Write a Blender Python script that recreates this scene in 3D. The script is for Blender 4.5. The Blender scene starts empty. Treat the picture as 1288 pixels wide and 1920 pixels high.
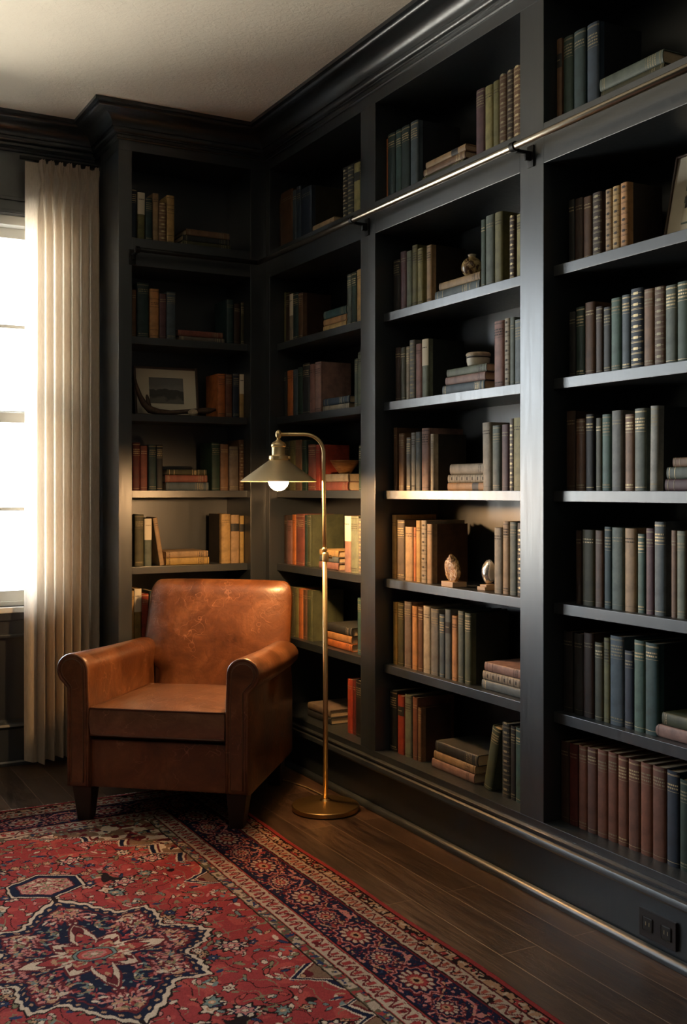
import bpy, bmesh, math, random
import numpy as np
from mathutils import Vector, Matrix
PI = math.pi
rnd = random.Random(7)
sc = bpy.context.scene
C = sc.collection

# ------------------------------------------------------------------ camera numbers
F, CX, VH, H = 2010.0, 644.0, 918.0, 1.2
YAW = math.radians(28.56)
SY, CY = math.sin(YAW), math.cos(YAW)
def ray(u):
    a = (u-CX)/F
    return SY+CY*a, CY-SY*a
def y_on(u, X):
    dx, dy = ray(u); return X*dy/dx
def x_on(u, Y):
    dx, dy = ray(u); return Y*dx/dy
def z_right(u, v, X):
    return H+(VH-v)*(X/ray(u)[0])/F
def z_left(u, v, Y):
    return H+(VH-v)*(Y/ray(u)[1])/F

# ------------------------------------------------------------------ materials
def newmat(name):
    m = bpy.data.materials.new(name); m.use_nodes = True
    nt = m.node_tree; nt.nodes.clear()
    out = nt.nodes.new('ShaderNodeOutputMaterial')
    b = nt.nodes.new('ShaderNodeBsdfPrincipled')
    nt.links.new(b.outputs[0], out.inputs[0])
    return m, nt, b, out
def N(nt, t, **kw):
    n = nt.nodes.new(t)
    for k, v in kw.items():
        if k in n.inputs.keys() if hasattr(n.inputs, 'keys') else False: n.inputs[k].default_value = v
        else: setattr(n, k, v)
    return n
def L(nt, a, b): nt.links.new(a, b)
def ramp(nt, fac, stops, interp='LINEAR'):
    r = nt.nodes.new('ShaderNodeValToRGB'); r.color_ramp.interpolation = interp
    el = r.color_ramp.elements
    while len(el) > 1: el.remove(el[0])
    el[0].position = stops[0][0]; el[0].color = (*stops[0][1], 1)
    for p, c in stops[1:]:
        e = el.new(p); e.color = (*c, 1)
    L(nt, fac, r.inputs[0]); return r.outputs[0]
def mixc(nt, f, a, b, mode='MIX'):
    m = nt.nodes.new('ShaderNodeMix'); m.data_type = 'RGBA'; m.blend_type = mode
    for s, v in ((m.inputs[0], f), (m.inputs[6], a), (m.inputs[7], b)):
        if hasattr(v, 'links') or isinstance(v, bpy.types.NodeSocket): L(nt, v, s)
        elif isinstance(v, (int, float)): s.default_value = v
        else: s.default_value = (*v, 1)
    return m.outputs[2]
def coords(nt, scale=(1,1,1), which='Object', rot=(0,0,0), loc=(0,0,0)):
    tc = nt.nodes.new('ShaderNodeTexCoord'); mp = nt.nodes.new('ShaderNodeMapping')
    mp.inputs['Scale'].default_value = scale; mp.inputs['Rotation'].default_value = rot; mp.inputs['Location'].default_value = loc
    L(nt, tc.outputs[which], mp.inputs[0]); return mp.outputs[0]
def noise(nt, vec, scale, detail=4, rough=.55, dist=0):
    n = nt.nodes.new('ShaderNodeTexNoise'); n.inputs['Scale'].default_value = scale
    n.inputs['Detail'].default_value = detail; n.inputs['Roughness'].default_value = rough; n.inputs['Distortion'].default_value = dist
    L(nt, vec, n.inputs['Vector']); return n.outputs['Fac']
def bump(nt, b, h, strength, dist=.002):
    bp = nt.nodes.new('ShaderNodeBump'); bp.inputs['Strength'].default_value = strength; bp.inputs['Distance'].default_value = dist
    L(nt, h, bp.inputs['Height'])
    if b is not None: L(nt, bp.outputs[0], b.inputs['Normal'])
    return bp
M = {}
def simple(name, col, rough=.5, metal=0, bs=0, bsc=60, var=0, coat=0):
    m, nt, b, o = newmat(name)
    b.inputs['Base Color'].default_value = (*col, 1); b.inputs['Roughness'].default_value = rough; b.inputs['Metallic'].default_value = metal
    if coat: b.inputs['Coat Weight'].default_value = coat
    if var or bs:
        n = noise(nt, coords(nt), bsc)
        if var: L(nt, ramp(nt, n, [(.3, tuple(c*(1-var) for c in col)), (.7, tuple(min(1, c*(1+var)) for c in col))]), b.inputs['Base Color'])
        if bs: bump(nt, b, n, bs)
    M[name] = m; return m

# dark painted joinery: satin paint with faint vertical brush marks
m, nt, b, o = newmat('painted_wood')
v = coords(nt, (60, 60, 3)); n1 = noise(nt, v, 1.5, 3)
n2 = noise(nt, coords(nt), 3, 3)
L(nt, ramp(nt, n2, [(.3, (.0145, .0195, .0235)), (.7, (.0195, .025, .030))]), b.inputs['Base Color'])
L(nt, ramp(nt, n1, [(.3, (.32,)*3), (.7, (.40,)*3)]), b.inputs['Roughness'])
b.inputs['Specular IOR Level'].default_value = 1.0
bump(nt, b, n1, .08, .001); M['paint'] = m
simple('white_paint', (.78, .78, .74), .4)
# ceiling: textured plaster
m, nt, b, o = newmat('ceiling_plaster')
vc = coords(nt)
nz = noise(nt, vc, 55, 5, .6, .6)
L(nt, ramp(nt, noise(nt, vc, 3, 3), [(.3, (.78, .70, .56)), (.7, (.84, .76, .61))]), b.inputs['Base Color'])
b.inputs['Roughness'].default_value = .9
bump(nt, b, nz, .6, .006); M['ceiling'] = m
# wood floor
m, nt, b, o = newmat('floor_boards')
tc = nt.nodes.new('ShaderNodeTexCoord'); sp = nt.nodes.new('ShaderNodeSeparateXYZ'); cb = nt.nodes.new('ShaderNodeCombineXYZ')
L(nt, tc.outputs['Object'], sp.inputs[0])
ad = nt.nodes.new('ShaderNodeMath'); ad.operation = 'ADD'; ad.inputs[1].default_value = .019+.121*40
L(nt, sp.outputs['X'], ad.inputs[0])
ady = nt.nodes.new('ShaderNodeMath'); ady.operation = 'ADD'; ady.inputs[1].default_value = 20.34
L(nt, sp.outputs['Y'], ady.inputs[0])
L(nt, ady.outputs[0], cb.inputs['X']); L(nt, ad.outputs[0], cb.inputs['Y'])
bk = nt.nodes.new('ShaderNodeTexBrick'); bk.offset = .37; bk.offset_frequency = 2
L(nt, cb.outputs[0], bk.inputs['Vector'])
for k, val in (('Scale', 1), ('Mortar Size', .0015), ('Mortar Smooth', .3), ('Brick Width', 1.15), ('Row Height', .121)): bk.inputs[k].default_value = val
bk.inputs['Color1'].default_value = (.35, .35, .35, 1); bk.inputs['Color2'].default_value = (.75, .75, .75, 1); bk.inputs['Mortar'].default_value = (0, 0, 0, 1)
mp = nt.nodes.new('ShaderNodeMapping'); mp.inputs['Scale'].default_value = (22, 1.6, 1); L(nt, tc.outputs['Object'], mp.inputs[0])
mp2 = nt.nodes.new('ShaderNodeMapping'); mp2.inputs['Scale'].default_value = (3, .6, 1); L(nt, tc.outputs['Object'], mp2.inputs[0])
gr = noise(nt, mp.outputs[0], 3, 6, .65, 1.2)
bl = noise(nt, mp2.outputs[0], 2.2, 4, .6, .5)
g = ramp(nt, gr, [(.25, (.017, .010, .007)), (.5, (.056, .034, .022)), (.75, (.125, .080, .052))])
g2 = mixc(nt, 1, g, ramp(nt, bl, [(.3, (.55, .52, .5)), (.7, (1.25, 1.2, 1.15))]), 'MULTIPLY')
g3 = mixc(nt, 1, g2, ramp(nt, bk.outputs['Color'], [(0, (.5, .5, .5)), (.35, (.60, .60, .62)), (.75, (1.6, 1.5, 1.4))]), 'MULTIPLY')
g4 = mixc(nt, bk.outputs['Fac'], g3, (.17, .115, .075)); L(nt, g4, b.inputs['Base Color'])  # plank seams lightened: light caught by the bevels, painted into the colour
L(nt, ramp(nt, gr, [(.3, (.28,)*3), (.7, (.42,)*3)]), b.inputs['Roughness'])
mh = nt.nodes.new('ShaderNodeMath'); mh.operation = 'MULTIPLY_ADD'; mh.inputs[1].default_value = -3.0
L(nt, bk.outputs['Fac'], mh.inputs[0]); L(nt, gr, mh.inputs[2]); bump(nt, b, mh.outputs[0], .35, .002)
M['floor'] = m
# leather
def leather(name, dark, mid, light, crease=1.0):
    m, nt, b, o = newmat(name)
    v = coords(nt); big = noise(nt, v, 6, 6, .68, .7); fine = noise(nt, v, 260, 3, .5)
    col = ramp(nt, big, [(.25, dark), (.5, mid), (.78, light)])
    sc_v = coords(nt, (1, 1, 1)); dn = nt.nodes.new('ShaderNodeTexNoise'); dn.inputs['Scale'].default_value = 6; dn.inputs['Detail'].default_value = 3
    L(nt, sc_v, dn.inputs['Vector'])
    mx = nt.nodes.new('ShaderNodeMix'); mx.data_type = 'VECTOR'; mx.inputs[0].default_value = .38
    L(nt, sc_v, mx.inputs[4]); L(nt, dn.outputs['Color'], mx.inputs[5])
    vo = nt.nodes.new('ShaderNodeTexVoronoi'); vo.feature = 'DISTANCE_TO_EDGE'; vo.inputs['Scale'].default_value = 13
    L(nt, mx.outputs[1], vo.inputs['Vector'])
    line = ramp(nt, vo.outputs['Distance'], [(0, (1,)*3), (.022, (0,)*3)])
    msk = ramp(nt, noise(nt, v, 9, 2, .5), [(.52, (0,)*3), (.66, (.42*crease,)*3)])
    fac = mixc(nt, 1, line, msk, 'MULTIPLY')
    vs_ = nt.nodes.new('ShaderNodeTexVoronoi'); vs_.feature = 'DISTANCE_TO_EDGE'; vs_.inputs['Scale'].default_value = 9
    mps = nt.nodes.new('ShaderNodeMapping'); mps.inputs['Scale'].default_value = (1.6, .8, .35); mps.inputs['Rotation'].default_value = (.5, .4, .7)
    L(nt, mx.outputs[1], mps.inputs[0]); L(nt, mps.outputs[0], vs_.inputs['Vector'])
    l2 = ramp(nt, vs_.outputs['Distance'], [(0, (1,)*3), (.010, (0,)*3)])
    m2 = ramp(nt, noise(nt, v, 6, 2, .5), [(.52, (0,)*3), (.62, (.55,)*3)])
    fac = mixc(nt, 1, fac, mixc(nt, 1, l2, m2, 'MULTIPLY'), 'ADD')
    col2 = mixc(nt, fac, col, tuple(min(1, c*1.5+.08) for c in light))
    L(nt, col2, b.inputs['Base Color'])
    L(nt, ramp(nt, big, [(.3, (.34,)*3), (.7, (.46,)*3)]), b.inputs['Roughness'])
    b.inputs['Specular IOR Level'].default_value = .55; b.inputs['Coat Weight'].default_value = min(1, .5*crease**.5); b.inputs['Coat Roughness'].default_value = .27
    ma = nt.nodes.new('ShaderNodeMath'); ma.operation = 'MULTIPLY_ADD'; ma.inputs[1].default_value = .25
    L(nt, fine, ma.inputs[0]); L(nt, vo.outputs['Distance'], ma.inputs[2])
    cr = ramp(nt, ma.outputs[0], [(0, (0,)*3), (.25, (1,)*3)])
    b1 = bump(nt, None, cr, .18*crease+.08, .002)
    b2 = bump(nt, b, noise(nt, v, 14, 4, .6, .8), .30*crease+.1, .006)
    L(nt, b1.outputs[0], b2.inputs['Normal'])
    M[name] = m
leather('leather', (.050, .014, .004), (.135, .045, .013), (.27, .11, .040))
leather('seat_leather', (.078, .027, .010), (.165, .068, .028), (.28, .135, .065), 1.9)
M['seat_leather'].node_tree.nodes['Principled BSDF'].inputs['Specular IOR Level'].default_value = .8
simple('leather_edge', (.075, .026, .010), .36, bs=.2, bsc=120)
simple('piping_thread', (.13, .065, .032), .42)
simple('dark_leg', (.022, .012, .008), .35, bs=.1)
simple('brass', (.80, .60, .31), .36, .85)
simple('shade_brass', (.92, .74, .46), .38, .8)
simple('brass_brushed', (.50, .34, .14), .33, 1, bs=.06, bsc=30)
simple('rail_metal', (.35, .31, .25), .3, 1)
simple('black_iron', (.012, .012, .012), .5, .6)
simple('outlet_plate', (.018, .012, .010), .35)
simple('outlet_socket', (.01, .008, .007), .5)
simple('paper', (.52, .40, .25), .85, bs=.3, bsc=400, var=.15)
simple('gilt', (.50, .40, .22), .5, .4)
simple('gilt_dull', (.26, .22, .13), .6, .2)
simple('ink', (.03, .022, .018), .7)
simple('label_black', (.012, .012, .012), .6)
simple('cord', (.25, .18, .09), .5)
simple('fringe', (.66, .58, .47), .9)
simple('mat_board', (.62, .56, .43), .85)
simple('frame_wood', (.05, .025, .014), .45)
simple('driftwood', (.055, .032, .02), .6, bs=.5, bsc=40, var=.5)
simple('pale_knot', (.42, .34, .24), .7, bs=.5, bsc=60, var=.3)
simple('stone_silver', (.75, .73, .70), .18, .75, bs=.9, bsc=35)
simple('tan_block', (.45, .30, .17), .5)
# turned wood bowl
m, nt, b, o = newmat('bowl_wood')
L(nt, ramp(nt, noise(nt, coords(nt, (1, 1, 5)), 14, 4, .6, 1), [(.3, (.20, .075, .022)), (.7, (.50, .24, .08))]), b.inputs['Base Color']); b.inputs['Roughness'].default_value = .35; M['bowl'] = m
# glazed vase
m, nt, b, o = newmat('vase_glaze')
L(nt, ramp(nt, noise(nt, coords(nt), 28, 3, .6, 1.5), [(.42, (.07, .035, .018)), (.5, (.40, .28, .13)), (.7, (.55, .43, .24))]), b.inputs['Base Color']); b.inputs['Roughness'].default_value = .25; M['vase'] = m
simple('box_cream', (.50, .46, .36), .5, var=.2, bsc=20)
# agate
m, nt, b, o = newmat('agate')
L(nt, ramp(nt, noise(nt, coords(nt), 40, 5, .65, 2), [(.35, (.04, .018, .008)), (.5, (.34, .18, .05)), (.62, (.55, .42, .24)), (.75, (.10, .05, .02))]), b.inputs['Base Color'])
b.inputs['Roughness'].default_value = .12; bump(nt, b, noise(nt, coords(nt), 40, 5, .65, 2), .8, .004); M['agate'] = m
# book cloth reads the colour of its own book
m, nt, b, o = newmat('book_cloth')
oi = nt.nodes.new('ShaderNodeObjectInfo'); v = coords(nt)
w = ramp(nt, noise(nt, v, 24, 4, .6), [(.28, (.50, .50, .50)), (.52, (.9, .9, .9)), (.8, (1.3, 1.25, 1.15))])
L(nt, mixc(nt, 1, oi.outputs['Color'], w, 'MULTIPLY'), b.inputs['Base Color'])
b.inputs['Roughness'].default_value = .6; b.inputs['Specular IOR Level'].default_value = .4
bump(nt, b, noise(nt, v, 500, 2), .15, .0006); M['cloth'] = m
# curtain linen
m, nt, b, o = newmat('curtain_linen')
nt.nodes.remove(b)
d = nt.nodes.new('ShaderNodeBsdfDiffuse'); t = nt.nodes.new('ShaderNodeBsdfTranslucent'); mx = nt.nodes.new('ShaderNodeMixShader'); mx.inputs[0].default_value = .47
lv = noise(nt, coords(nt, (1, 1, .12)), 260, 3, .6)
lc = ramp(nt, lv, [(.3, (.58, .49, .385)), (.7, (.71, .61, .49))])
L(nt, lc, d.inputs[0]); L(nt, lc, t.inputs[0]); L(nt, d.outputs[0], mx.inputs[1]); L(nt, t.outputs[0], mx.inputs[2]); L(nt, mx.outputs[0], o.inputs[0]); M['curtain'] = m
# window glass: clear with a faint reflection
m, nt, b, o = newmat('window_glass')
nt.nodes.remove(b)
tr = nt.nodes.new('ShaderNodeBsdfTransparent'); gl = nt.nodes.new('ShaderNodeBsdfGlossy'); gl.inputs['Roughness'].default_value = .02
fr = nt.nodes.new('ShaderNodeFresnel'); mx = nt.nodes.new('ShaderNodeMixShader')
L(nt, fr.outputs[0], mx.inputs[0]); L(nt, tr.outputs[0], mx.inputs[1]); L(nt, gl.outputs[0], mx.inputs[2]); L(nt, mx.outputs[0], o.inputs[0]); M['glass'] = m
# bulb
m, nt, b, o = newmat('lit_bulb')
b.inputs['Base Color'].default_value = (1, .9, .7, 1); b.inputs['Emission Color'].default_value = (1, .57, .25, 1); b.inputs['Emission Strength'].default_value = 570; M['bulb'] = m
# small landscape photograph
m, nt, b, o = newmat('landscape_print')
tc = nt.nodes.new('ShaderNodeTexCoord'); sp = nt.nodes.new('ShaderNodeSeparateXYZ'); L(nt, tc.outputs['Generated'], sp.inputs[0])
hn = nt.nodes.new('ShaderNodeTexNoise'); hn.inputs['Scale'].default_value = 3.2; L(nt, tc.outputs['Generated'], hn.inputs['Vector'])
ml = nt.nodes.new('ShaderNodeMath'); ml.operation = 'MULTIPLY_ADD'; ml.inputs[1].default_value = .55; L(nt, hn.outputs['Fac'], ml.inputs[0]); L(nt, sp.outputs['Z'], ml.inputs[2])
L(nt, ramp(nt, ml.outputs[0], [(.0, (.10, .10, .08)), (.45, (.13, .12, .10)), (.55, (.05, .05, .045)), (.76, (.06, .06, .055)), (.80, (.20, .20, .18)), (1, (.15, .15, .14))]), b.inputs['Base Color']); b.inputs['Roughness'].default_value = .7; M['landscape'] = m

# ------------------------------------------------------------------ mesh helpers
def obj(name, bm, mat, parent=None, smooth=False, color=None):
    me = bpy.data.meshes.new(name)
    bmesh.ops.recalc_face_normals(bm, faces=bm.faces[:])
    bm.to_mesh(me); bm.free()
    if mat: me.materials.append(M[mat])
    if smooth:
        for p in me.polygons: p.use_smooth = True
    o = bpy.data.objects.new(name, me); C.objects.link(o)
    if parent: o.parent = parent
    if color: o.color = (*color, 1)
    return o
def sharp(o, ang=35):
    me = o.data
    for p in me.polygons: p.use_smooth = True
    me.set_sharp_from_angle(angle=math.radians(ang))
def box(bm, x0, x1, y0, y1, z0, z1, bev=0, mtx=None):
    vs = [bm.verts.new((x, y, z)) for x in (x0, x1) for y in (y0, y1) for z in (z0, z1)]
    fs = [bm.faces.new([vs[i] for i in q]) for q in ((0,1,3,2),(4,6,7,5),(0,4,5,1),(2,3,7,6),(0,2,6,4),(1,5,7,3))]
    bmesh.ops.recalc_face_normals(bm, faces=fs)
    if bev:
        es = list({e for f in fs for e in f.edges})
        bmesh.ops.bevel(bm, geom=es, offset=bev, segments=2, profile=.6, affect='EDGES')
    return vs
def bxobj(name, mat, parent, *a, bev=0):
    bm = bmesh.new(); box(bm, *a, bev=bev); return obj(name, bm, mat, parent)
def lathe(bm, prof, seg=48, cx=0, cy=0, cz=0):
    rings = []
    for r, z in prof:
        if r < 1e-6: rings.append([bm.verts.new((cx, cy, cz+z))])
        else: rings.append([bm.verts.new((cx+r*math.cos(2*PI*i/seg), cy+r*math.sin(2*PI*i/seg), cz+z)) for i in range(seg)])
    for a, c in zip(rings, rings[1:]):
        for i in range(seg):
            j = (i+1) % seg
            if len(a) == 1 and len(c) == 1: continue
            if len(a) == 1: bm.faces.new((a[0], c[i], c[j]))
            elif len(c) == 1: bm.faces.new((a[i], a[j], c[0]))
            else: bm.faces.new((a[i], a[j], c[j], c[i]))
def tube(bm, pts, r, seg=12, closed=False):
    pts = [Vector(p) for p in pts]; n = len(pts); rs = r if isinstance(r, (list, tuple)) else [r]*n
    rings = []; up = None
    for i, p in enumerate(pts):
        if closed: t = pts[(i+1) % n]-pts[i-1]
        else: t = pts[min(i+1, n-1)]-pts[max(i-1, 0)]
        t.normalize()
        if up is None: up = Vector((0, 0, 1)) if abs(t.z) < .9 else Vector((1, 0, 0))
        s = t.cross(up).normalized(); up = s.cross(t).normalized()
        rings.append([bm.verts.new(p+rs[i]*(math.cos(2*PI*k/seg)*s+math.sin(2*PI*k/seg)*up)) for k in range(seg)])
    pr = list(zip(rings, rings[1:]))+([(rings[-1], rings[0])] if closed else [])
    for a, c in pr:
        for k in range(seg):
            l = (k+1) % seg; bm.faces.new((a[k], a[l], c[l], c[k]))
    if not closed:
        bm.faces.new(rings[0]); bm.faces.new(rings[-1][::-1])
def thing(name, label, cat, loc=(0,0,0), rot=(0,0,0), group=None):
    o = bpy.data.objects.new(name, None); C.objects.link(o); o.empty_display_size = .05
    o.location = loc; o.rotation_euler = rot; o['label'] = label; o['category'] = cat
    if group: o['group'] = group
    return o
def tag(o, label, cat, group=None):
    o['label'] = label; o['category'] = cat
    if group: o['group'] = group
    return o
def struct(name, bm, mat, smooth=False):
    o = obj(name, bm, mat, smooth=smooth); o['kind'] = 'structure'; return o

# ------------------------------------------------------------------ room dimensions
X0, YF, YW, XB, YB, ZC = 2.02, 4.45, 4.79, 2.30, 4.73, 2.81
XL, YK = -2.4, -1.7          # far left wall and the wall behind the camera
LX0 = 1.336                  # outer side of the end bookcase
BAYS = [(3.574, 4.41), (2.594, 3.464), (1.612, 2.483)]
LOP = (1.395, 1.945)
LEV = [2.276, 1.860, 1.527, 1.196, .866, .545, .2215]   # shelf tops, row 0 at the top
SH = .031; SB = .038
ZT = 2.645; ZM = (2.158, 2.276)

bm = bmesh.new(); box(bm, XL, 2.5, YK, YW+.15, -.05, 0); struct('floor', bm, 'floor')
bm = bmesh.new(); box(bm, XL-.15, 2.5, YK-.15, YW+.15, ZC, ZC+.1); struct('ceiling', bm, 'ceiling')
WX = (-.72, 1.19); WZ = (.69, 2.40)
bm = bmesh.new()
box(bm, XL, WX[0], YW, YW+.15, 0, ZC); box(bm, WX[1], 2.32, YW, YW+.15, 0, ZC)
box(bm, WX[0], WX[1], YW, YW+.15, 0, WZ[0]); box(bm, WX[0], WX[1], YW, YW+.15, WZ[1], ZC)
struct('wall_far', bm, 'paint')
bm = bmesh.new(); box(bm, 2.32, 2.47, YK, YW+.15, 0, ZC); struct('wall_right', bm, 'paint')
bm = bmesh.new(); box(bm, XL-.15, XL, YK, YW+.15, 0, ZC); struct('wall_left', bm, 'paint')
bm = bmesh.new(); box(bm, XL, 2.5, YK-.15, YK, 0, ZC); struct('wall_back', bm, 'paint')

# mouldings swept round the room with mitred corners
PATH = [((2.02, 1.50), [(-1, 0)]), ((2.02, YF), [(-1, 0), (0, -1)]), ((LX0, YF), [(0, -1), (-1, 0)]), ((LX0, YW), [(-1, 0), (0, -1)]), ((XL, YW), [(0, -1)])]
def sweep(bm, prof, segs):
    def ring(i):
        (x, y), ns = PATH[i]
        ox = sum(n[0] for n in ns); oy = sum(n[1] for n in ns)
        return [bm.verts.new((x+ox*d, y+oy*d, z)) for d, z in prof]
    rs = {}
    for s in segs:
        for i in (s, s+1):
            if i not in rs: rs[i] = ring(i)
        a, c = rs[s], rs[s+1]
        for k in range(len(prof)-1): bm.faces.new((a[k], a[k+1], c[k+1], c[k]))
    for i in (min(segs), max(segs)+1): bm.faces.new(rs[i])
def cove(p0, p1, n=8, concave=True):
    out = []
    for i in range(n+1):
        t = i/n*PI/2
        if concave: out.append((p0[0]+(p1[0]-p0[0])*(1-math.cos(t)), p0[1]+(p1[1]-p0[1])*math.sin(t)))
        else: out.append((p0[0]+(p1[0]-p0[0])*math.sin(t), p0[1]+(p1[1]-p0[1])*(1-math.cos(t))))
    return out
CROWN = [(0, 2.688), (.006, 2.688), (.010, 2.692), (.006, 2.697), (.006, 2.708), (.016, 2.708)]+cove((.016, 2.712), (.030, 2.724), 4, False)+[(.030, 2.731), (.038, 2.731)]+cove((.038, 2.735), (.098, 2.780), 8)+cove((.104, 2.782), (.120, 2.794), 4, False)+[(.135, 2.796), (.135, ZC), (0, ZC)]
WCROWN = [(0, 2.672), (.010, 2.672), (.014, 2.680), (.010, 2.688), (.010, 2.694), (.022, 2.694), (.022, 2.704)]+CROWN[6:]
BASECAP = [(0, .150), (.006, .150), (.009, .156), (.006, .160), (.016, .160)]+cove((.022, .163), (.014, .180), 3)+[(.010, .182), (.010, .187)]+[(.014, .190), (.014, .195), (.006, .199), (0, .199)]
SHOE = [(0, .001), (.018, .001), (.019, .008), (.017, .014), (.012, .020), (.006, .023), (0, .024)]

right = thing('bookcase', 'long dark painted built-in bookcase with three open bays along the right wall', 'bookcase', (2.16, 2.95, 0))
left = thing('bookcase', 'narrow dark painted built-in bookcase on the far wall beside the curtain', 'bookcase', (1.64, 4.59, 0))
def child(o, par):
    o.parent = par; o.matrix_parent_inverse = Matrix.Translation(-Vector(par.location)); return o
def cbox(name, par, *a, bev=.0015):
    bm = bmesh.new(); box(bm, *a, bev=bev); return child(obj(name, bm, 'paint'), par)
def swp(name, par, prof, segs):
    bm = bmesh.new(); sweep(bm, prof, segs); o = obj(name, bm, 'paint'); sharp(o, 30); return child(o, par)
# right case
cbox('back_panel', right, XB, 2.318, 1.50, YW-.002, .19, ZT)
cbox('top_rail', right, X0, XB, 1.50, YF, ZT, ZC-.001)
for (a, c) in ((1.50, BAYS[2][0]), (BAYS[2][1], BAYS[1][0]), (BAYS[1][1], BAYS[0][0]), (BAYS[0][1], YF)):
    cbox('upright', right, X0, XB, a, c, .2215, ZT)
cbox('upright', right, 2.045, XB, YF, YW-.002, .0, ZC-.001)
for (a, c) in BAYS:
    cbox('middle_rail', right, X0, XB, a, c, *ZM)
    for z in LEV[1:6]: cbox('shelf', right, X0+SB, XB, a, c, z-SH, z, bev=.001)
cbox('bottom_deck', right, X0, XB, 1.50, YF, .199, .2215)
cbox('plinth', right, X0+.004, XB, 1.50, YF, .001, .1985)
swp('crown_moulding', right, CROWN, [0]); swp('base_moulding', right, BASECAP, [0]); swp('shoe_moulding', right, SHOE, [0])
# end case
cbox('back_panel', left, LX0, 2.0445, YB, YW-.002, .19, ZT)
cbox('top_rail', left, LX0, X0+.0248, YF, YB, ZT, ZC-.001)
cbox('upright', left, LX0, LOP[0], YF, YB, .2215, ZT); cbox('upright', left, LOP[1], X0+.0248, YF, YB, .2215, ZT)
cbox('middle_rail', left, LOP[0], LOP[1], YF, YB, *ZM)
for z in LEV[1:6]: cbox('shelf', left, LOP[0], LOP[1], YF+SB, YB, z-SH, z, bev=.001)
cbox('bottom_deck', left, LX0, X0+.0248, YF, YB, .199, .2215)
cbox('plinth', left, LX0, X0+.0248, YF+.004, YB, .001, .1985)
swp('crown_moulding', left, CROWN, [1, 2]); swp('base_moulding', left, BASECAP, [1, 2]); swp('shoe_moulding', left, SHOE, [1, 2])
# room trim on the window wall
bm = bmesh.new(); sweep(bm, WCROWN, [3]); o = struct('trim_1', bm, 'paint'); sharp(o, 30)
bm = bmesh.new(); sweep(bm, [(0, .001), (.022, .001), (.022, .015), (.016, .022), (.016, .160), (.020, .163), (.024, .172), (.020, .182), (.012, .186), (.012, .196), (0, .200)], [3]); o = struct('baseboard_far', bm, 'paint'); sharp(o, 30)
# window casing, sill and apron
bm = bmesh.new()
box(bm, WX[0]-.10, WX[1]+.10, YW-.018, YW, WZ[1], WZ[1]+.055, .002); box(bm, WX[0]-.11, WX[1]+.11, YW-.028, YW, WZ[1]+.055, WZ[1]+.070, .002)
box(bm, WX[0]-.11, WX[1]+.11, YW-.022, YW, WZ[1]+.004, WZ[1]+.014, .002)
box(bm, WX[0]-.10, WX[0], YW-.018, YW, WZ[0], WZ[1], .002); box(bm, WX[1], WX[1]+.10, YW-.018, YW, WZ[0], WZ[1], .002)
box(bm, WX[0]-.10, WX[1]+.10, YW-.016, YW, .56, WZ[0]-.022, .002); box(bm, WX[0]-.10, WX[1]+.10, YW-.024, YW, .558, .572, .003); box(bm, WX[0]-.10, WX[1]+.10, YW-.026, YW, .632, WZ[0]-.024, .003)
struct('trim_2', bm, 'paint')
bm = bmesh.new(); box(bm, WX[0]-.11, WX[1]+.11, YW-.034, YW+.06, WZ[0]-.024, WZ[0], .004); struct('trim_3', bm, 'white_paint')
# window
win = bpy.data.objects.new('window_1', None); C.objects.link(win); win['kind'] = 'structure'; win.location = ((WX[0]+WX[1])/2, YW+.08, WZ[0])
def wpart(name, boxes, mat):
    bm = bmesh.new()
    for q in boxes: box(bm, *q, bev=.002 if mat != 'glass' else 0)
    return child(obj(name, bm, mat), win)
fy = (YW+.03, YW+.14); mid = (WX[0]+WX[1])/2
wpart('window_frame', [(WX[0], WX[0]+.04, *fy, WZ[0], WZ[1]), (WX[1]-.04, WX[1], *fy, WZ[0], WZ[1]), (WX[0], WX[1], *fy, WZ[1]-.04, WZ[1]), (WX[0], WX[1], *fy, WZ[0], WZ[0]+.02), (mid-.03, mid+.03, *fy, WZ[0], WZ[1])], 'white_paint')
for (a, c) in ((WX[0]+.04, mid-.03), (mid+.03, WX[1]-.04)):
    for (z0, z1, yy, zm) in ((WZ[0]+.02, 1.54, YW+.055, 1.114), (1.505, WZ[1]-.04, YW+.095, 1.925)):
        xm = (a+c)/2
        s = wpart('sash', [(a, a+.035, yy, yy+.035, z0, z1), (c-.035, c, yy, yy+.035, z0, z1), (a, c, yy, yy+.035, z0, z0+.045), (a, c, yy, yy+.035, z1-.045, z1), (a+.03, c-.03, yy+.008, yy+.026, zm-.008, zm+.008), (xm-.008, xm+.008, yy+.008, yy+.026, z0+.04, z1-.04)], 'white_paint')
        g = bmesh.new(); box(g, a+.03, c-.03, yy+.016, yy+.019, z0+.04, z1-.04); go = obj('pane', g, 'glass'); child(go, win)

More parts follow.
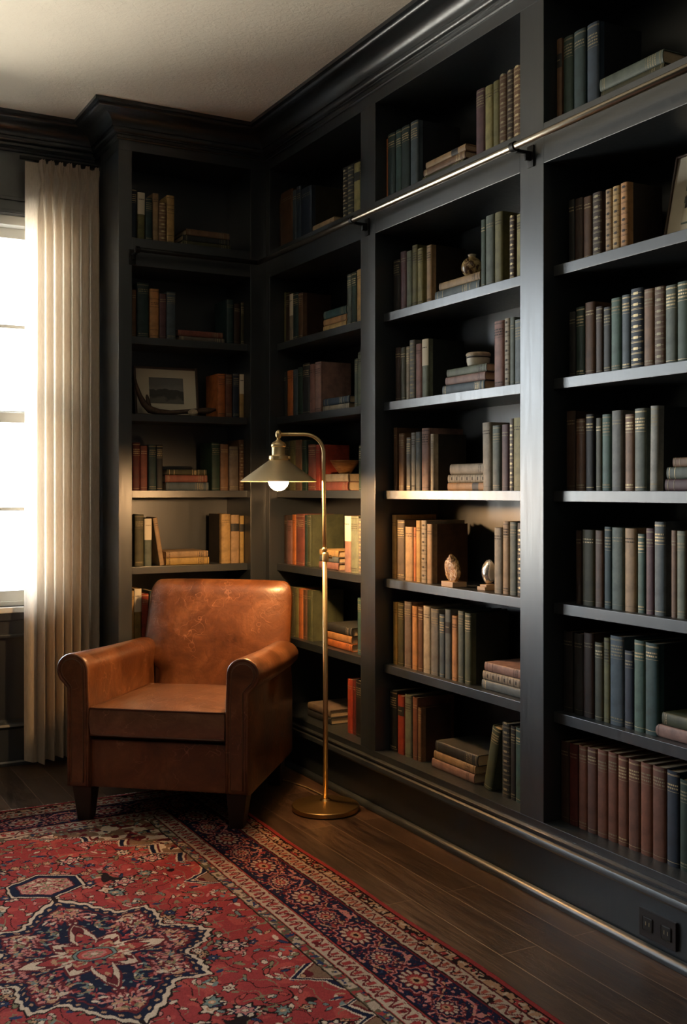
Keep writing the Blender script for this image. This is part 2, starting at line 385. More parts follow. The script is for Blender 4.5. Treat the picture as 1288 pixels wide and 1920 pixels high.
# ------------------------------------------------------------------ curtain
bm = bmesh.new()
cx0, cx1 = 1.000, 1.322; NF = 7; PPN = 34; flat = .050
zs = [2.622, 2.61, 2.595, 2.58, 2.565, 2.55, 2.54, 2.53, 2.52, 2.505, 2.49, 2.47, 2.45, 2.42, 2.38, 2.33, 2.26, 2.18, 2.08]+[1.97-.13*i for i in range(15)]+[.06, .03]
pitch = (cx1-cx0-flat)/NF
def sm(a, b, x): t = max(0, min(1, (x-a)/(b-a))); return t*t*(3-2*t)
grid = []
rc = random.Random(4); jit = [rc.uniform(-.12, .12) for _ in range(NF)]; dj = [rc.uniform(.75, 1.25) for _ in range(NF)]; wj = [rc.uniform(-.5, .5) for _ in range(NF)]
for z in zs:
    row = []; pin = math.exp(-((z-2.535)/.030)**2); top = sm(2.36, 2.50, z); low = 1-sm(.2, 2.4, z)
    hd = sm(2.545, 2.60, z)
    hwp = (.30+.12*hd)*(1-pin)+.07*pin
    hwp = hwp*top+(.34+.03*low)*(1-top)
    dep = (.026+.004*pin)*top+(.042+.012*low)*(1-top)
    def yb(x): return 4.700-.006*math.sin(9*x+z)*low
    for i in range(9):
        x = cx0+flat*i/9; row.append((x-.004*low, yb(x)-.006*math.sin(PI*i/9)*(1-top)-.010*low*math.sin(PI*i/9)))
    for k in range(NF):
        c = cx0+flat+pitch*(k+.62+jit[k]*(1-.4*top))+.006*wj[k]*low; hw_ = hwp*pitch
        cp = (cx0+flat if k == 0 else prevc+hwp*pitch)
        n1 = PPN//3
        for i in range(n1):
            t_ = i/n1; row.append((cp+(c-hw_-cp)*t_, yb(cp)+.010*math.sin(PI*t_)*(1-top)))
        n2 = PPN-n1
        for i in range(n2):
            g_ = i/n2; sg = math.sin(PI*g_)
            rip = (.30*math.cos(6*PI*g_)*sg)*top
            row.append((c-hw_+2*hw_*g_+.0022*math.sin(2*PI*g_)*(1-top), yb(c)-dep*dj[k]*(sg**.8+rip)*(1 if top > .5 else 1)))
        prevc = c
    row.append((cx1, yb(cx1)))
    cols = len(row)-1
    rr_ = []
    for i, (x, y) in enumerate(row):
        zz = z
        if z > 2.62: zz = z-.010*(1 if y > 4.69 else 0)
        if z < .05: zz = z+.008*math.sin(x*40)
        rr_.append(bm.verts.new((min(x, 1.328), y, zz)))
    grid.append(rr_)
for a, c in zip(grid, grid[1:]):
    for i in range(cols): bm.faces.new((a[i], a[i+1], c[i+1], c[i]))
cur = obj('curtain', bm, 'curtain', smooth=True)
tag(cur, 'pale linen pinch-pleated curtain hanging to the floor at the right of the window', 'curtain')
rod = thing('curtain_track', 'short dark track the pale linen curtain hangs from, under the cornice', 'curtain track', (1.16, 4.74, 2.63))
bm = bmesh.new(); box(bm, .985, 1.33, 4.722, 4.738, 2.628, 2.642, .001); child(obj('track', bm, 'black_iron'), rod)
for x in (1.06, 1.28):
    bm = bmesh.new(); box(bm, x-.008, x+.008, 4.73, YW, 2.630, 2.640); child(obj('bracket', bm, 'black_iron'), rod)

# ------------------------------------------------------------------ ladder rail
rail = thing('ladder_rail', 'round metal library ladder rail running along the front of both bookcases', 'rail', (X0, 2.9, 2.20))
RX = X0-.066; RY = YF-.066; RZ = 2.212
bm = bmesh.new(); tube(bm, [(RX, 1.52, RZ), (RX, 2.5, RZ), (RX, 3.5, RZ), (RX, RY+.004, RZ)], .0105, 16); child(obj('tube', bm, 'rail_metal', smooth=True), rail)
bm = bmesh.new(); tube(bm, [(RX, RY, RZ), (1.8, RY, RZ), (1.6, RY, RZ), (LX0+.05, RY, RZ)], .0105, 16); child(obj('tube', bm, 'black_iron', smooth=True), rail)
def bracket(x, y, nx, ny):
    bm = bmesh.new()
    # wall plate, arm and collar
    tx, ty = -ny, nx
    def P(d, s, z): return (x+nx*d+tx*s, y+ny*d+ty*s, z)
    def hb(d0, d1, s0, s1, z0, z1):
        c0 = P(d0, s0, 0); c1 = P(d1, s1, 0)
        box(bm, min(c0[0], c1[0]), max(c0[0], c1[0]), min(c0[1], c1[1]), max(c0[1], c1[1]), z0, z1, .001)
    hb(0, .006, -.014, .014, RZ-.052, RZ+.012)
    hb(.005, .058, -.006, .006, RZ-.016, RZ-.006)
    hb(.002, .026, -.005, .005, RZ-.034, RZ-.014)
    tube(bm, [P(.066, -.009, RZ), P(.066, .009, RZ)], .0145, 16)
    o = child(obj('bracket', bm, 'black_iron'), rail); sharp(o)
bracket(X0, (BAYS[2][1]+BAYS[1][0])/2, -1, 0); bracket(X0, (BAYS[1][1]+BAYS[0][0])/2, -1, 0); bracket(X0, 1.55, -1, 0); bracket(LX0+.06, YF, 0, -1)

# outlet
ou = thing('power_outlet', 'dark horizontal double power outlet on the plinth of the right bookcase', 'outlet', (X0+.004, 2.025, .075))
bm = bmesh.new(); box(bm, X0-.004, X0+.005, 1.962, 2.090, .040, .112, .0015); child(obj('cover_plate', bm, 'outlet_plate'), ou)
for yy in (2.058, 1.994):
    bm = bmesh.new(); box(bm, X0-.0058, X0-.003, yy-.017, yy+.017, .058, .094, .003)
    s = child(obj('socket', bm, 'outlet_socket'), ou)
    bm = bmesh.new()
    for dy in (-.006, .006): box(bm, X0-.0062, X0-.0056, yy+dy-.0012, yy+dy+.0012, .072, .082)
    sc_ = obj('contact_slots', bm, 'gilt_dull'); sc_.parent = s

# ------------------------------------------------------------------ books
COL = {
 'black': (.013, .014, .015), 'charcoal': (.03, .034, .036), 'navy': (.018, .032, .058), 'dark blue': (.03, .055, .09), 'slate blue': (.075, .11, .14),
 'blue grey': (.12, .155, .17), 'teal': (.035, .095, .095), 'dark teal': (.022, .055, .060), 'sea green': (.085, .165, .135), 'dark green': (.022, .055, .038), 'green': (.045, .085, .055),
 'moss green': (.085, .10, .05), 'sage': (.19, .22, .155), 'grey green': (.13, .16, .13), 'olive': (.20, .185, .07), 'dark olive': (.07, .066, .03), 'yellow olive': (.33, .29, .11),
 'grey': (.20, .20, .185), 'pale grey': (.33, .33, .29), 'beige': (.40, .34, .25), 'cream': (.55, .47, .34), 'tan': (.46, .30, .155), 'golden tan': (.56, .36, .14), 'orange tan': (.58, .29, .11),
 'orange': (.55, .17, .045), 'rust': (.25, .09, .05), 'brown rust': (.20, .08, .05), 'red': (.42, .06, .03), 'brick red': (.27, .085, .06), 'dark red': (.13, .022, .018), 'rose': (.33, .16, .13), 'dusty rose': (.38, .22, .18),
 'plum': (.12, .055, .065), 'brown': (.15, .075, .038), 'dark brown': (.055, .028, .017), 'mid brown': (.24, .13, .07), 'grey brown': (.17, .135, .11), 'ochre': (.48, .31, .09)}
LIGHT = {'sage', 'pale grey', 'beige', 'cream', 'tan', 'golden tan', 'orange tan', 'dusty rose', 'yellow olive', 'ochre', 'rose', 'olive', 'orange'}
def book_profile(w, D, inner):
    bt = .0024
    bul = min(.007, w*.16)
    pts = []
    if not inner:
        h = w/2
        pts += [(-h, D), (-h, .012), (-h+.0011, .0085), (-h, .005)]
        for i in range(9):
            a = PI*i/8; pts.append((-h*math.cos(a), .004-bul*math.sin(a)))
        pts += [(h, .005), (h-.0011, .0085), (h, .012), (h, D)]
    else:
        h = w/2-bt
        pts += [(-h, D), (-h, .012), (-h, .0085), (-h, .007)]
        for i in range(9):
            a = PI*i/8; pts.append((-h*math.cos(a), .0062-(bul*.9)*math.sin(a)))
        pts += [(h, .007), (h, .0085), (h, .012), (h, D)]
    return pts
def spine_strip(bm, w, z0, z1, a0=0.0, a1=1.0, out=.0005, n=6):
    h = w/2+out*.6; bul = min(.007, w*.16)
    ring0, ring1 = [], []
    for i in range(n+1):
        a = PI*(a0+(a1-a0)*i/n)
        x = -h*math.cos(a); y = .004-bul*math.sin(a)-out
        ring0.append(bm.verts.new((x, y, z0))); ring1.append(bm.verts.new((x, y, z1)))
    for i in range(n): bm.faces.new((ring0[i], ring0[i+1], ring1[i+1], ring1[i]))
SIDE_SHADE = {(1,0,769): (.012,.015,.020), (1,1,799): (.020,.015,.010), (1,2,790.6): (.012,.018,.018), (1,3,806): (.022,.020,.016), (1,4,799.8): (.075,.035,.016), (1,5,870.5): (.012,.018,.012), (1,6,782.7): (.030,.016,.010),
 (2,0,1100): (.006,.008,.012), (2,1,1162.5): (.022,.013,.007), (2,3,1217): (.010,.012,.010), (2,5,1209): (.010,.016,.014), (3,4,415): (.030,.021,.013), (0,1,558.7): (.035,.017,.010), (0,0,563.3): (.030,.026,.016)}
def side_shade(root, w, Ht, D, c):
    # shade on the outer covers put into dark side colours, some boards brown
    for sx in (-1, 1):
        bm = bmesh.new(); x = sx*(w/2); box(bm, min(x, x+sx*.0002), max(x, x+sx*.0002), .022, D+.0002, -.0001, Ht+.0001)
        obj('shaded_board', bm, 'cloth', root, color=c)
def make_book(root, w, Ht, D, cname, style, r):
    w = max(w, .008)
    bm = bmesh.new()
    po, pi_ = book_profile(w, D, False), book_profile(w, D, True)
    n = len(po)
    V = [[[bm.verts.new((x, y, z)) for x, y in p] for p in (po, pi_)] for z in (0, Ht)]
    for k in range(n-1):
        bm.faces.new((V[0][0][k], V[0][0][k+1], V[1][0][k+1], V[1][0][k]))
        bm.faces.new((V[0][1][k], V[0][1][k+1], V[1][1][k+1], V[1][1][k]))
        for t in (0, 1): bm.faces.new((V[t][0][k], V[t][0][k+1], V[t][1][k+1], V[t][1][k]))
    for e in (0, n-1): bm.faces.new((V[0][0][e], V[1][0][e], V[1][1][e], V[0][1][e]))
    c = COL[cname]; j = r.uniform(.9, 1.1)
    o = obj('cover', bm, 'cloth', root, color=tuple(min(1, q*j*.70) for q in c)); sharp(o, 40)
    bm = bmesh.new(); box(bm, -w/2+.0025, w/2-.0025, .006, D-.005, .004, Ht-.004); obj('page_block', bm, 'paper', root)
    ink = 'ink' if cname in LIGHT and style != 'G' else r.choice(('gilt', 'gilt_dull', 'gilt_dull'))
    bm = bmesh.new(); foot = bmesh.new()
    def letters(z0, z1, bm=bm):
        a = .2
        while a < .8:
            l = r.uniform(.03, .075); spine_strip(bm, w, z0, z1, a, min(.82, a+l), n=2); a += l+r.uniform(.015, .045)
    if style in 'gG':
        for f, bb in ((.965, bm), (.955, bm), (.045, foot)): spine_strip(bb, w, Ht*f-.0005, Ht*f+.0006, .06, .94)
        zz = Ht*r.uniform(.86, .90)
        for q in range(r.choice((2, 3, 3, 4))):
            letters(zz-.0032, zz+.0010); zz -= .0085
        spine_strip(bm, w, zz-.002, zz-.0012, .1, .9)
        if r.random() < .5: letters(Ht*.07, Ht*.07+.004, foot)
    elif style == 'p':
        zz = Ht*.88
        for q in range(2): letters(zz-.0022, zz+.0006); zz -= .009
        spine_strip(foot, w, Ht*.06, Ht*.06+.0006, .1, .9)
    elif style == 'b':
        for f in (.95, .80, .64, .18, .06): spine_strip(bm, w, Ht*f-.0008, Ht*f+.0008, .04, .96)
        letters(Ht*.72-.002, Ht*.72+.002); letters(Ht*.69-.002, Ht*.69+.001)
    elif style == 'l':
        lb = bmesh.new(); spine_strip(lb, w, Ht*.66, Ht*.82, .06, .94); obj('title_label', lb, 'label_black', root)
        spine_strip(bm, w, Ht*.74, Ht*.74+.003, .3, .68, out=.0009, n=3)
    elif style == 'o':   # ornate: bands with rows of small tooled marks
        zz = Ht*.05
        while zz < Ht*.96:
            spine_strip(bm, w, zz, zz+.0011, .04, .96); spine_strip(bm, w, zz+.003, zz+.0038, .04, .96)
            spine_strip(bm, w, zz+.011, zz+.018, .38, .62, n=2); spine_strip(bm, w, zz+.014, zz+.0152, .2, .8, n=3)
            zz += .030
    elif style == 'w':   # pale wrapper on the upper half
        lb = bmesh.new(); spine_strip(lb, w, Ht*.55, Ht*.999, .0, 1, n=8); obj('spine_wrapper', lb, 'mat_board', root)
        spine_strip(bm, w, Ht*.85, Ht*.85+.003, .25, .75)
    obj('spine_tooling', bm, ink, root)
    if foot.verts: obj('foot_tooling', foot, ink, root)
    else: foot.free()

ORD = ['top', 'second', 'third', 'fourth', 'fifth', 'sixth', 'bottom']
NTH = ['first', 'second', 'third', 'fourth', 'fifth', 'sixth', 'seventh', 'eighth', 'ninth', 'tenth', 'eleventh', 'twelfth', 'thirteenth', 'fourteenth']
BAYN = ['corner bay', 'middle bay', 'right bay', 'end bookcase']
USED = {}
def shelf_fill(bay, row, rows, stack=None, XS=None):
    """rows: lists of upright books (uL, uR, vTop, colour, style[, lean degrees]); stack: lying books bottom first (uL, uR, thickness, colour, style)"""
    r = random.Random(bay*100+row)
    lv = LEV[row]; isl = bay == 3
    P = XS or ((X0 if not isl else YF)+(.062 if row == 6 else .045 if row == 0 else .070))
    if not isl: lo, hi = BAYS[bay]
    else: lo, hi = LOP
    grp = 'books on the %s shelf of the %s' % (ORD[row], BAYN[bay])
    pos = (lambda u: hi-0-y_on(u, P)) if not isl else (lambda u: x_on(u, P)-lo)   # distance from the left end of the bay
    span = hi-lo
    def place(s0): return (P, hi-s0, lv) if not isl else (lo+s0, P, lv)
    rz = -PI/2 if not isl else 0
    prev = .0015
    for ri, rw in enumerate(rows):
        names = [q[3] for q in rw]
        for i, q in enumerate(rw):
            uL, uR, vT, cn, st = q[:5]; lean = math.radians(q[5]) if len(q) > 5 else 0
            s0, s1 = pos(uL), pos(uR)
            if not lean: s0 = max(s0, prev+.0003)
            s1 = min(max(s1, s0+.007), span-.001)
            if s1-s0 < .006: s0 = s1-.008
            w = s1-s0-.0006
            um = (uL+uR)/2
            zt = z_right(um, vT, P) if not isl else z_left(um, vT, P)
            Ht = max(.11, min(.285, (zt-lv)))
            if lean: Ht = min((Ht-w*abs(math.sin(lean)))/math.cos(lean), .262)
            D = min(.215, max(.13, Ht*r.uniform(.66, .76)))
            if D > .225: D = .225
            x, y, z = place((s0+s1)/2)
            side = '' if len(rows) == 1 else (' left' if ri == 0 else ' right')
            if i == 0: rel = 'leftmost of the%s upright row' % side
            elif i == len(rw)-1: rel = 'rightmost of the%s upright row' % side
            else: rel = 'between %s and %s books' % (names[i-1], names[i+1])
            lb = '%s book on %s shelf of %s, %s' % (cn, ORD[row], BAYN[bay], rel)
            if lb in USED: lb = '%s book on %s shelf of %s, %s in%s row' % (cn, ORD[row], BAYN[bay], NTH[i]+' from left', side)
            assert lb not in USED, lb
            USED[lb] = 1
            root = thing('book', lb, 'book', (x, y, z+.0003+abs(math.sin(lean))*w/2), (0, lean, rz), grp)
            make_book(root, w, Ht, D, cn, st, r)
            if (bay, row, uL) in SIDE_SHADE: side_shade(root, w, Ht, D, SIDE_SHADE[(bay, row, uL)])
            if not lean: prev = s1
            else: prev = s1+max(0, math.sin(lean)*Ht*.0)
    if stack:
        z = lv+.0003
        for i, q in enumerate(stack):
            uL, uR, th, cn, st = q
            s0, s1 = max(pos(uL), .002), min(pos(uR), span-.002)
            w = th
            D = min(.20, (s1-s0)*.80+.03); D = max(D, .13)
            x, y, _ = place(s0)
            where = {0: 'bottom', len(stack)-1: 'top'}.get(i, 'middle')
            lb = '%s book lying at the %s of the stack on %s shelf of %s' % (cn, where, ORD[row], BAYN[bay])
            if len(stack) == 1: lb = '%s book lying alone on %s shelf of %s' % (cn, ORD[row], BAYN[bay])
            assert lb not in USED, lb
            USED[lb] = 1
            root = thing('book', lb, 'book', (x, y, z+w/2), (0, PI/2, rz), grp)
            make_book(root, w, s1-s0, D, cn, st, r)
            z += w+.0004
        return z, P

# middle bay
shelf_fill(1, 0, [[(719,726,262,'orange','p'),(726,740,251,'dark teal','g'),(741,752,244,'teal','g'),(752,767,237,'dark teal','g'),(769,783,228,'slate blue','g')],
  [(892,908,168,'plum','g'),(909,923,161,'yellow olive','p'),(924,935,152,'olive','p'),(935.5,948.5,142,'brown','o'),(949.5,961.5,133,'dark brown','o'),(962,978,125,'mid brown','o')]],
  [(791.5,869,.031,'moss green','g'),(794,871.6,.025,'mid brown','g'),(798,872,.022,'tan','l')])
zt1, p1 = shelf_fill(1, 1, [[(737,749,488,'black','g'),(750,761,472,'plum','p'),(761.5,771,471,'sage','p'),(772,781.5,460,'olive','g'),(782,792,466,'yellow olive','g'),(799,808,460,'tan','g')],
  [(900.6,909.5,412,'green','p'),(910,926,404,'grey green','p'),(927,941.5,398,'olive','p'),(954,963,406,'dark brown','o'),(968,984,401,'yellow olive','g')]],
  [(816,899,.036,'blue grey','b'),(823,899,.026,'tan','g')])
zt2, p2 = shelf_fill(1, 2, [[(740.5,750,652,'dark brown','p'),(750,760,652,'dark olive','p'),(760.5,766.5,650,'beige','G'),(767,777,638,'grey','o'),(779,790,645,'rose','p'),(790.6,802,636,'sage','w')],
  [(926,944,602,'rose','g'),(945,954,597,'cream','o'),(955,964,595,'grey green','p'),(964.5,982,599,'blue grey','g')]],
  [(829.6,908,.034,'slate blue','g'),(835,909,.027,'dusty rose','p'),(837.5,911.5,.026,'sage','g')])
shelf_fill(1, 3, [[(737,743,802,'brown','p'),(747,757,813,'mid brown','g'),(761,769,820.6,'grey','g'),(770,778,811.5,'pale grey','g'),(778.6,788.7,810,'blue grey','p'),(790,804,803,'dusty rose','g'),(806,812,814,'cream','G')],
  [(905,921,792,'beige','p',-1.2),(922.5,938,798,'grey green','g'),(940,953.6,796,'plum','p'),(954,961.5,785,'grey brown','o'),(962,985,783,'yellow olive','p')]],
  [(839,910,.027,'orange tan','l'),(839.5,910,.027,'cream','o'),(844,910,.036,'beige','p')])
shelf_fill(1, 4, [[(731,742,965.5,'golden tan','p'),(744,758,975,'grey brown','g'),(759,774,988,'tan','p'),(774.2,779,989,'orange','p'),(779.3,788.3,976,'golden tan','p'),(789,799.3,976,'beige','o'),(799.8,810,982.6,'tan','p')],
  [(926,941.5,990,'beige','p'),(942,954,978,'tan','g'),(955,968.6,979,'grey green','g'),(969,983,981,'charcoal','o')]])
shelf_fill(1, 5, [[(736,744,1129,'ochre','p'),(745,756,1130,'dark olive','g'),(757.5,770.6,1128.5,'grey brown','g'),(772,782,1137,'orange tan','p'),(783,792,1138.5,'brown','g'),(793,806.7,1137,'cream','p'),(807.3,822,1142,'grey','g'),(823,832.7,1152,'slate blue','g'),(833.7,844.5,1143,'blue grey','l'),(846.5,856.6,1155,'orange tan','g'),(857.8,869,1146,'grey green','g'),(870.5,882.6,1150,'moss green','g')]],
  [(903.5,996,.030,'blue grey','g'),(905,995,.029,'beige','o'),(908.6,996,.030,'dusty rose','b')])
shelf_fill(1, 6, [[(728.5,743.4,1294,'black','g'),(745,757,1304.6,'red','l'),(758.6,771,1303,'sage','g'),(773,782,1308,'brown rust','p'),(782.7,788.7,1327.5,'mid brown','g')],
  [(906,921,1356,'moss green','g',13.5),(941,956,1356,'charcoal','o'),(956.5,965.6,1362,'black','g'),(966,985,1366,'teal','g')]],
  [(810,889,.032,'dusty rose','p'),(813.5,891,.029,'tan','g'),(817,896,.037,'charcoal','g')])
# right bay
shelf_fill(2, 0, [[(1035,1052,75,'mid brown','l'),(1055.5,1074,69,'dark green','g'),(1075,1097,57,'dark teal','g'),(1100,1122,44,'dark blue','g')]],
  [(1127,1245,.036,'dark olive','g'),(1125,1243,.036,'grey green','g')])
shelf_fill(2, 1, [[(1065,1076,375,'black','p'),(1077,1092,372,'dark brown','p'),(1093,1108,369,'brown','p'),(1110,1127,361,'dark brown','o'),(1134,1146,355,'tan','o'),(1147.5,1161,349,'golden tan','o'),(1162.5,1176,342.5,'orange tan','o')]])
shelf_fill(2, 2, [[(1066,1078,585,'black','p'),(1079,1095,576,'dark green','g'),(1096,1114,567,'brown','p'),(1116,1129,575,'dark brown','g'),(1130.6,1144.5,576,'charcoal','g'),(1145,1163.4,559,'sea green','g'),(1165,1181,553,'slate blue','g'),(1181.6,1205,541,'navy','o'),(1206.5,1225,542,'mid brown','g'),(1226,1246,537.5,'brown','o'),(1247,1268,535,'grey green','g'),(1269,1292,528,'green','g'),(1293,1315,524,'rust','g')]])
shelf_fill(2, 3, [[(1061,1078,771,'dark brown','p'),(1079,1096,785.5,'brown','g'),(1097,1112.6,777,'black','g'),(1116,1127,784,'dark olive','p'),(1128,1144.5,777,'sea green','g'),(1146,1166.5,770,'grey','p'),(1171,1188,777,'mid brown','g'),(1189,1211,766,'grey green','g'),(1217,1232.4,761,'pale grey','G',.8)]],
  [(1247,1345,.031,'plum','b'),(1250,1340,.031,'grey green','b'),(1261,1338,.024,'mid brown','b')])
shelf_fill(2, 4, [[(1078.6,1089,995,'dark brown','p'),(1091,1114,993.5,'dark olive','p'),(1115,1130,995,'brown','p'),(1132,1145.7,988,'dark teal','g'),(1146.2,1169,989.4,'grey green','p'),(1170.7,1192,991,'tan','p'),(1194.5,1208,1001.6,'sea green','g'),(1210,1225,991,'plum','g'),(1226,1247,978.6,'blue grey','g'),(1257,1267,995,'mid brown','p'),(1268,1285,996,'sage','G'),(1287,1305,990,'rust','g')]])
shelf_fill(2, 5, [[(1055.5,1073,1184,'black','p'),(1075,1092,1188,'charcoal','p'),(1093,1112,1187,'dark brown','p'),(1114,1130,1205,'dark olive','g'),(1131,1142,1196.6,'olive','g'),(1143,1169,1193,'slate blue','g'),(1170,1187,1220.5,'navy','g'),(1188,1208.6,1201,'sea green','g'),(1209,1234,1206,'teal','g')]],
  [(1230,1345,.034,'dusty rose','g'),(1241.6,1345,.034,'moss green','g')])
shelf_fill(2, 6, [[(1049.6,1065.7,1390,'dark brown','p'),(1066.5,1082.6,1395,'dark red','p'),(1084,1100,1399,'rust','g'),(1100.3,1119,1402.7,'brown rust','g'),(1119.6,1138.6,1406.5,'rust','g'),(1139,1157.6,1411,'rust','g'),(1158,1176.5,1418,'rust','g'),(1177.4,1200,1425.5,'brown rust','g'),(1200.5,1222.4,1431,'rust','g'),(1222.8,1248,1437.7,'brown rust','g'),(1249.5,1273,1446,'navy','g'),(1273.7,1293,1463,'dark green','g'),(1295,1320,1470,'black','g')]])
# corner bay
shelf_fill(0, 0, [[(515,525,375,'dark brown','p'),(525.3,548,359,'brown','p'),(548.3,555,357,'slate blue','p'),(555.3,563,350,'dark blue','g'),(563.3,583,352,'navy','p')],
  [(642,650,316,'black','o'),(650.5,662,310,'charcoal','o'),(663,674,306,'yellow olive','l'),(674.5,685,306,'green','g')]],
  [(585,628,.020,'dark olive','p'),(586,626,.024,'tan','p')])
shelf_fill(0, 1, [[(525,535,550,'olive','p'),(535.2,542,551,'dark brown','g'),(542.2,548.5,551.5,'beige','w'),(548.7,558.3,550,'dark teal','g'),(558.7,567,550,'brown','g')],
  [(650,658,515,'grey green','g'),(658.5,667,511,'dark green','g'),(668.5,682,505,'golden tan','p')]],
  [(606,649,.029,'golden tan','p'),(606.5,649,.026,'orange tan','g'),(607,649.3,.034,'teal','g')])
shelf_fill(0, 2, [[(530,536,699,'charcoal','p'),(538,548,695,'orange','p'),(549,557,693,'slate blue','p'),(558,566.5,689,'dark green','p'),(567,580,681.6,'charcoal','g'),(580.3,590,683,'rose','p'),(590.3,601,679,'dusty rose','g')],
  [(663.6,670,673,'grey green','G'),(670.3,684,660,'sage','g')]],
  [(605,654,.024,'beige','g'),(606,655,.030,'dark blue','b')])
zt3, p3 = shelf_fill(0, 3, [[(530,542,828,'dark olive','p'),(542.3,553,826,'olive','p'),(553.3,565,825,'mid brown','p'),(565.3,574,826,'dark green','p'),(577,591,833.6,'brick red','g'),(591.3,599,834,'red','p')],
  [(672,683,835,'green','g')]],
  [(609,652,.036,'brick red','g'),(609,652.5,.032,'beige','p')])
shelf_fill(0, 4, [[(527,537,966,'dark brown','p'),(537.5,547,976,'rose','g'),(547.3,554,965,'orange','p'),(554.3,570,964,'brick red','g'),(570.3,575,966,'dark green','p'),(575.3,582,965,'moss green','g')],
  [(645.5,657,967.5,'dusty rose','w'),(657.3,671,968,'sage','g'),(671.5,683,972,'grey','o')]],
  [(598,634,.030,'rose','p'),(599,634,.024,'blue grey','p'),(599,634,.027,'golden tan','p')])
shelf_fill(0, 5, [[(531,541,1100,'dark green','p'),(541.3,552,1101,'dark olive','p'),(552.3,559,1102,'olive','p'),(559.3,567.5,1104,'orange','p'),(567.8,575,1106,'brown','p'),(575.3,585,1107,'moss green','p')],
  [(669.5,683,1122,'teal','g')]],
  [(612,660,.031,'orange','g'),(612,659,.031,'orange tan','p'),(612,660,.034,'charcoal','g')])
shelf_fill(0, 6, [[(651,660,1274,'red','p'),(660.3,666,1276,'dark red','p'),(666.3,682,1277,'black','g')]],
  [(577,620,.029,'charcoal','p'),(577,619,.030,'grey brown','g')])
# end bookcase
shelf_fill(3, 0, [[(246,256.5,353,'navy','g'),(258,272,361,'olive','w'),(273,286,371,'dark teal','g'),(287,297.7,362.6,'tan','p'),(298.2,312,380,'mid brown','o'),(313,327.5,367,'golden tan','b')]],
  [(342,432,.026,'dark olive','g'),(343,431,.024,'charcoal','g'),(349,430.5,.028,'mid brown','g')])
shelf_fill(3, 1, [[(246,256,543,'brown','p'),(257,279.5,530.5,'dark teal','g'),(281,298.5,542,'orange tan','b'),(299,312,551,'plum','p'),(312.5,330,548,'slate blue','g')],
  [(425,438.5,562,'dark teal','p'),(439,450.7,570,'dark brown','p'),(452,464,567,'dark olive','g')]],
  [(336,421,.022,'grey brown','g'),(334,418,.026,'brick red','g')])
shelf_fill(3, 2, [[(408.7,423,701,'orange','g'),(423.6,436,702,'brown rust','g'),(437,448.5,700,'navy','g'),(449.5,462,702,'golden tan','w')]])
shelf_fill(3, 3, [[(249,263,830,'dark red','g'),(263.5,276.6,836,'brick red','p'),(278.6,293.5,833.6,'dark teal','g'),(294,305.5,834,'charcoal','G')],
  [(397,412.7,830,'dark green','g'),(413.2,428.7,833,'mid brown','p'),(430,447.7,837,'grey brown','g'),(449,463,825,'brown','o')]],
  [(311,391,.036,'slate blue','g'),(310,388.6,.032,'brick red','g'),(313,387.5,.024,'dark olive','b')])
shelf_fill(3, 4, [[(252.5,270,965,'dark olive','g'),(271,284.7,972.5,'grey green','w'),(300,308.6,970,'tan','p',-9)],
  [(415,432.4,964,'golden tan','p'),(433,449,965.5,'tan','l'),(450,464.6,967,'ochre','l')]],
  [(311.5,392,.031,'ochre','g'),(311.5,390,.028,'tan','g')])
shelf_fill(3, 5, [[(247,251.5,1108,'golden tan','p'),(252,265.7,1104,'ochre','w'),(266.2,279,1113.6,'red','g'),(280,294,1108,'dark teal','p'),(295,308,1112,'brown','p')]])

# ------------------------------------------------------------------ shelf ornaments
def on_right(u, X, z): return (X, y_on(u, X), z)
X, Y, Z = on_right(885, p1+.055, zt1)
t = thing('globe_vase', 'small round mottled brown vase on the stack beside green books, second shelf', 'vase', (X, Y, Z))
bm = bmesh.new(); lathe(bm, [(0, 0), (.014, 0), (.016, .003)]+[(.037*math.sin(a), .038-.036*math.cos(a)) for a in [PI*(.16+.72*i/14) for i in range(15)]]+[(.013, .075)], 40); o = obj('body', bm, 'vase', t, True)
bm = bmesh.new(); lathe(bm, [(.013, .072), (.012, .078), (.015, .082), (.012, .083), (.009, .076), (0, .072)], 32); obj('neck', bm, 'pale_knot', t, True)
X, Y, Z = on_right(897, p2+.055, zt2)
t = thing('trinket_box', 'round cream lidded pot standing on the stack of three books, third shelf', 'pot', (X, Y, Z))
bm = bmesh.new(); lathe(bm, [(0, 0), (.030, 0), (.037, .006), (.040, .02), (.040, .038), (0, .038)], 48); o = obj('pot', bm, 'box_cream', t); sharp(o)
bm = bmesh.new(); lathe(bm, [(.0405, .0375), (.0425, .038), (.0425, .044), (.038, .049), (.030, .050), (0, .050)], 48); o = obj('lid', bm, 'pale_knot', t); sharp(o)
bm = bmesh.new(); lathe(bm, [(.0402, .030), (.0412, .031), (.0412, .034), (.0402, .035)], 48); obj('band', bm, 'ink', t, True)
X, Y, Z = on_right(647, p3+.075, zt3)
t = thing('wooden_bowl', 'flared turned wooden bowl on two stacked books behind the lamp pole', 'bowl', (X, Y, Z))
bm = bmesh.new(); lathe(bm, [(0, 0), (.024, 0), (.026, .004), (.032, .012), (.050, .034), (.062, .054), (.065, .058), (.062, .058), (.048, .037), (.030, .016), (0, .009)], 56); o = obj('bowl', bm, 'bowl', t, True)
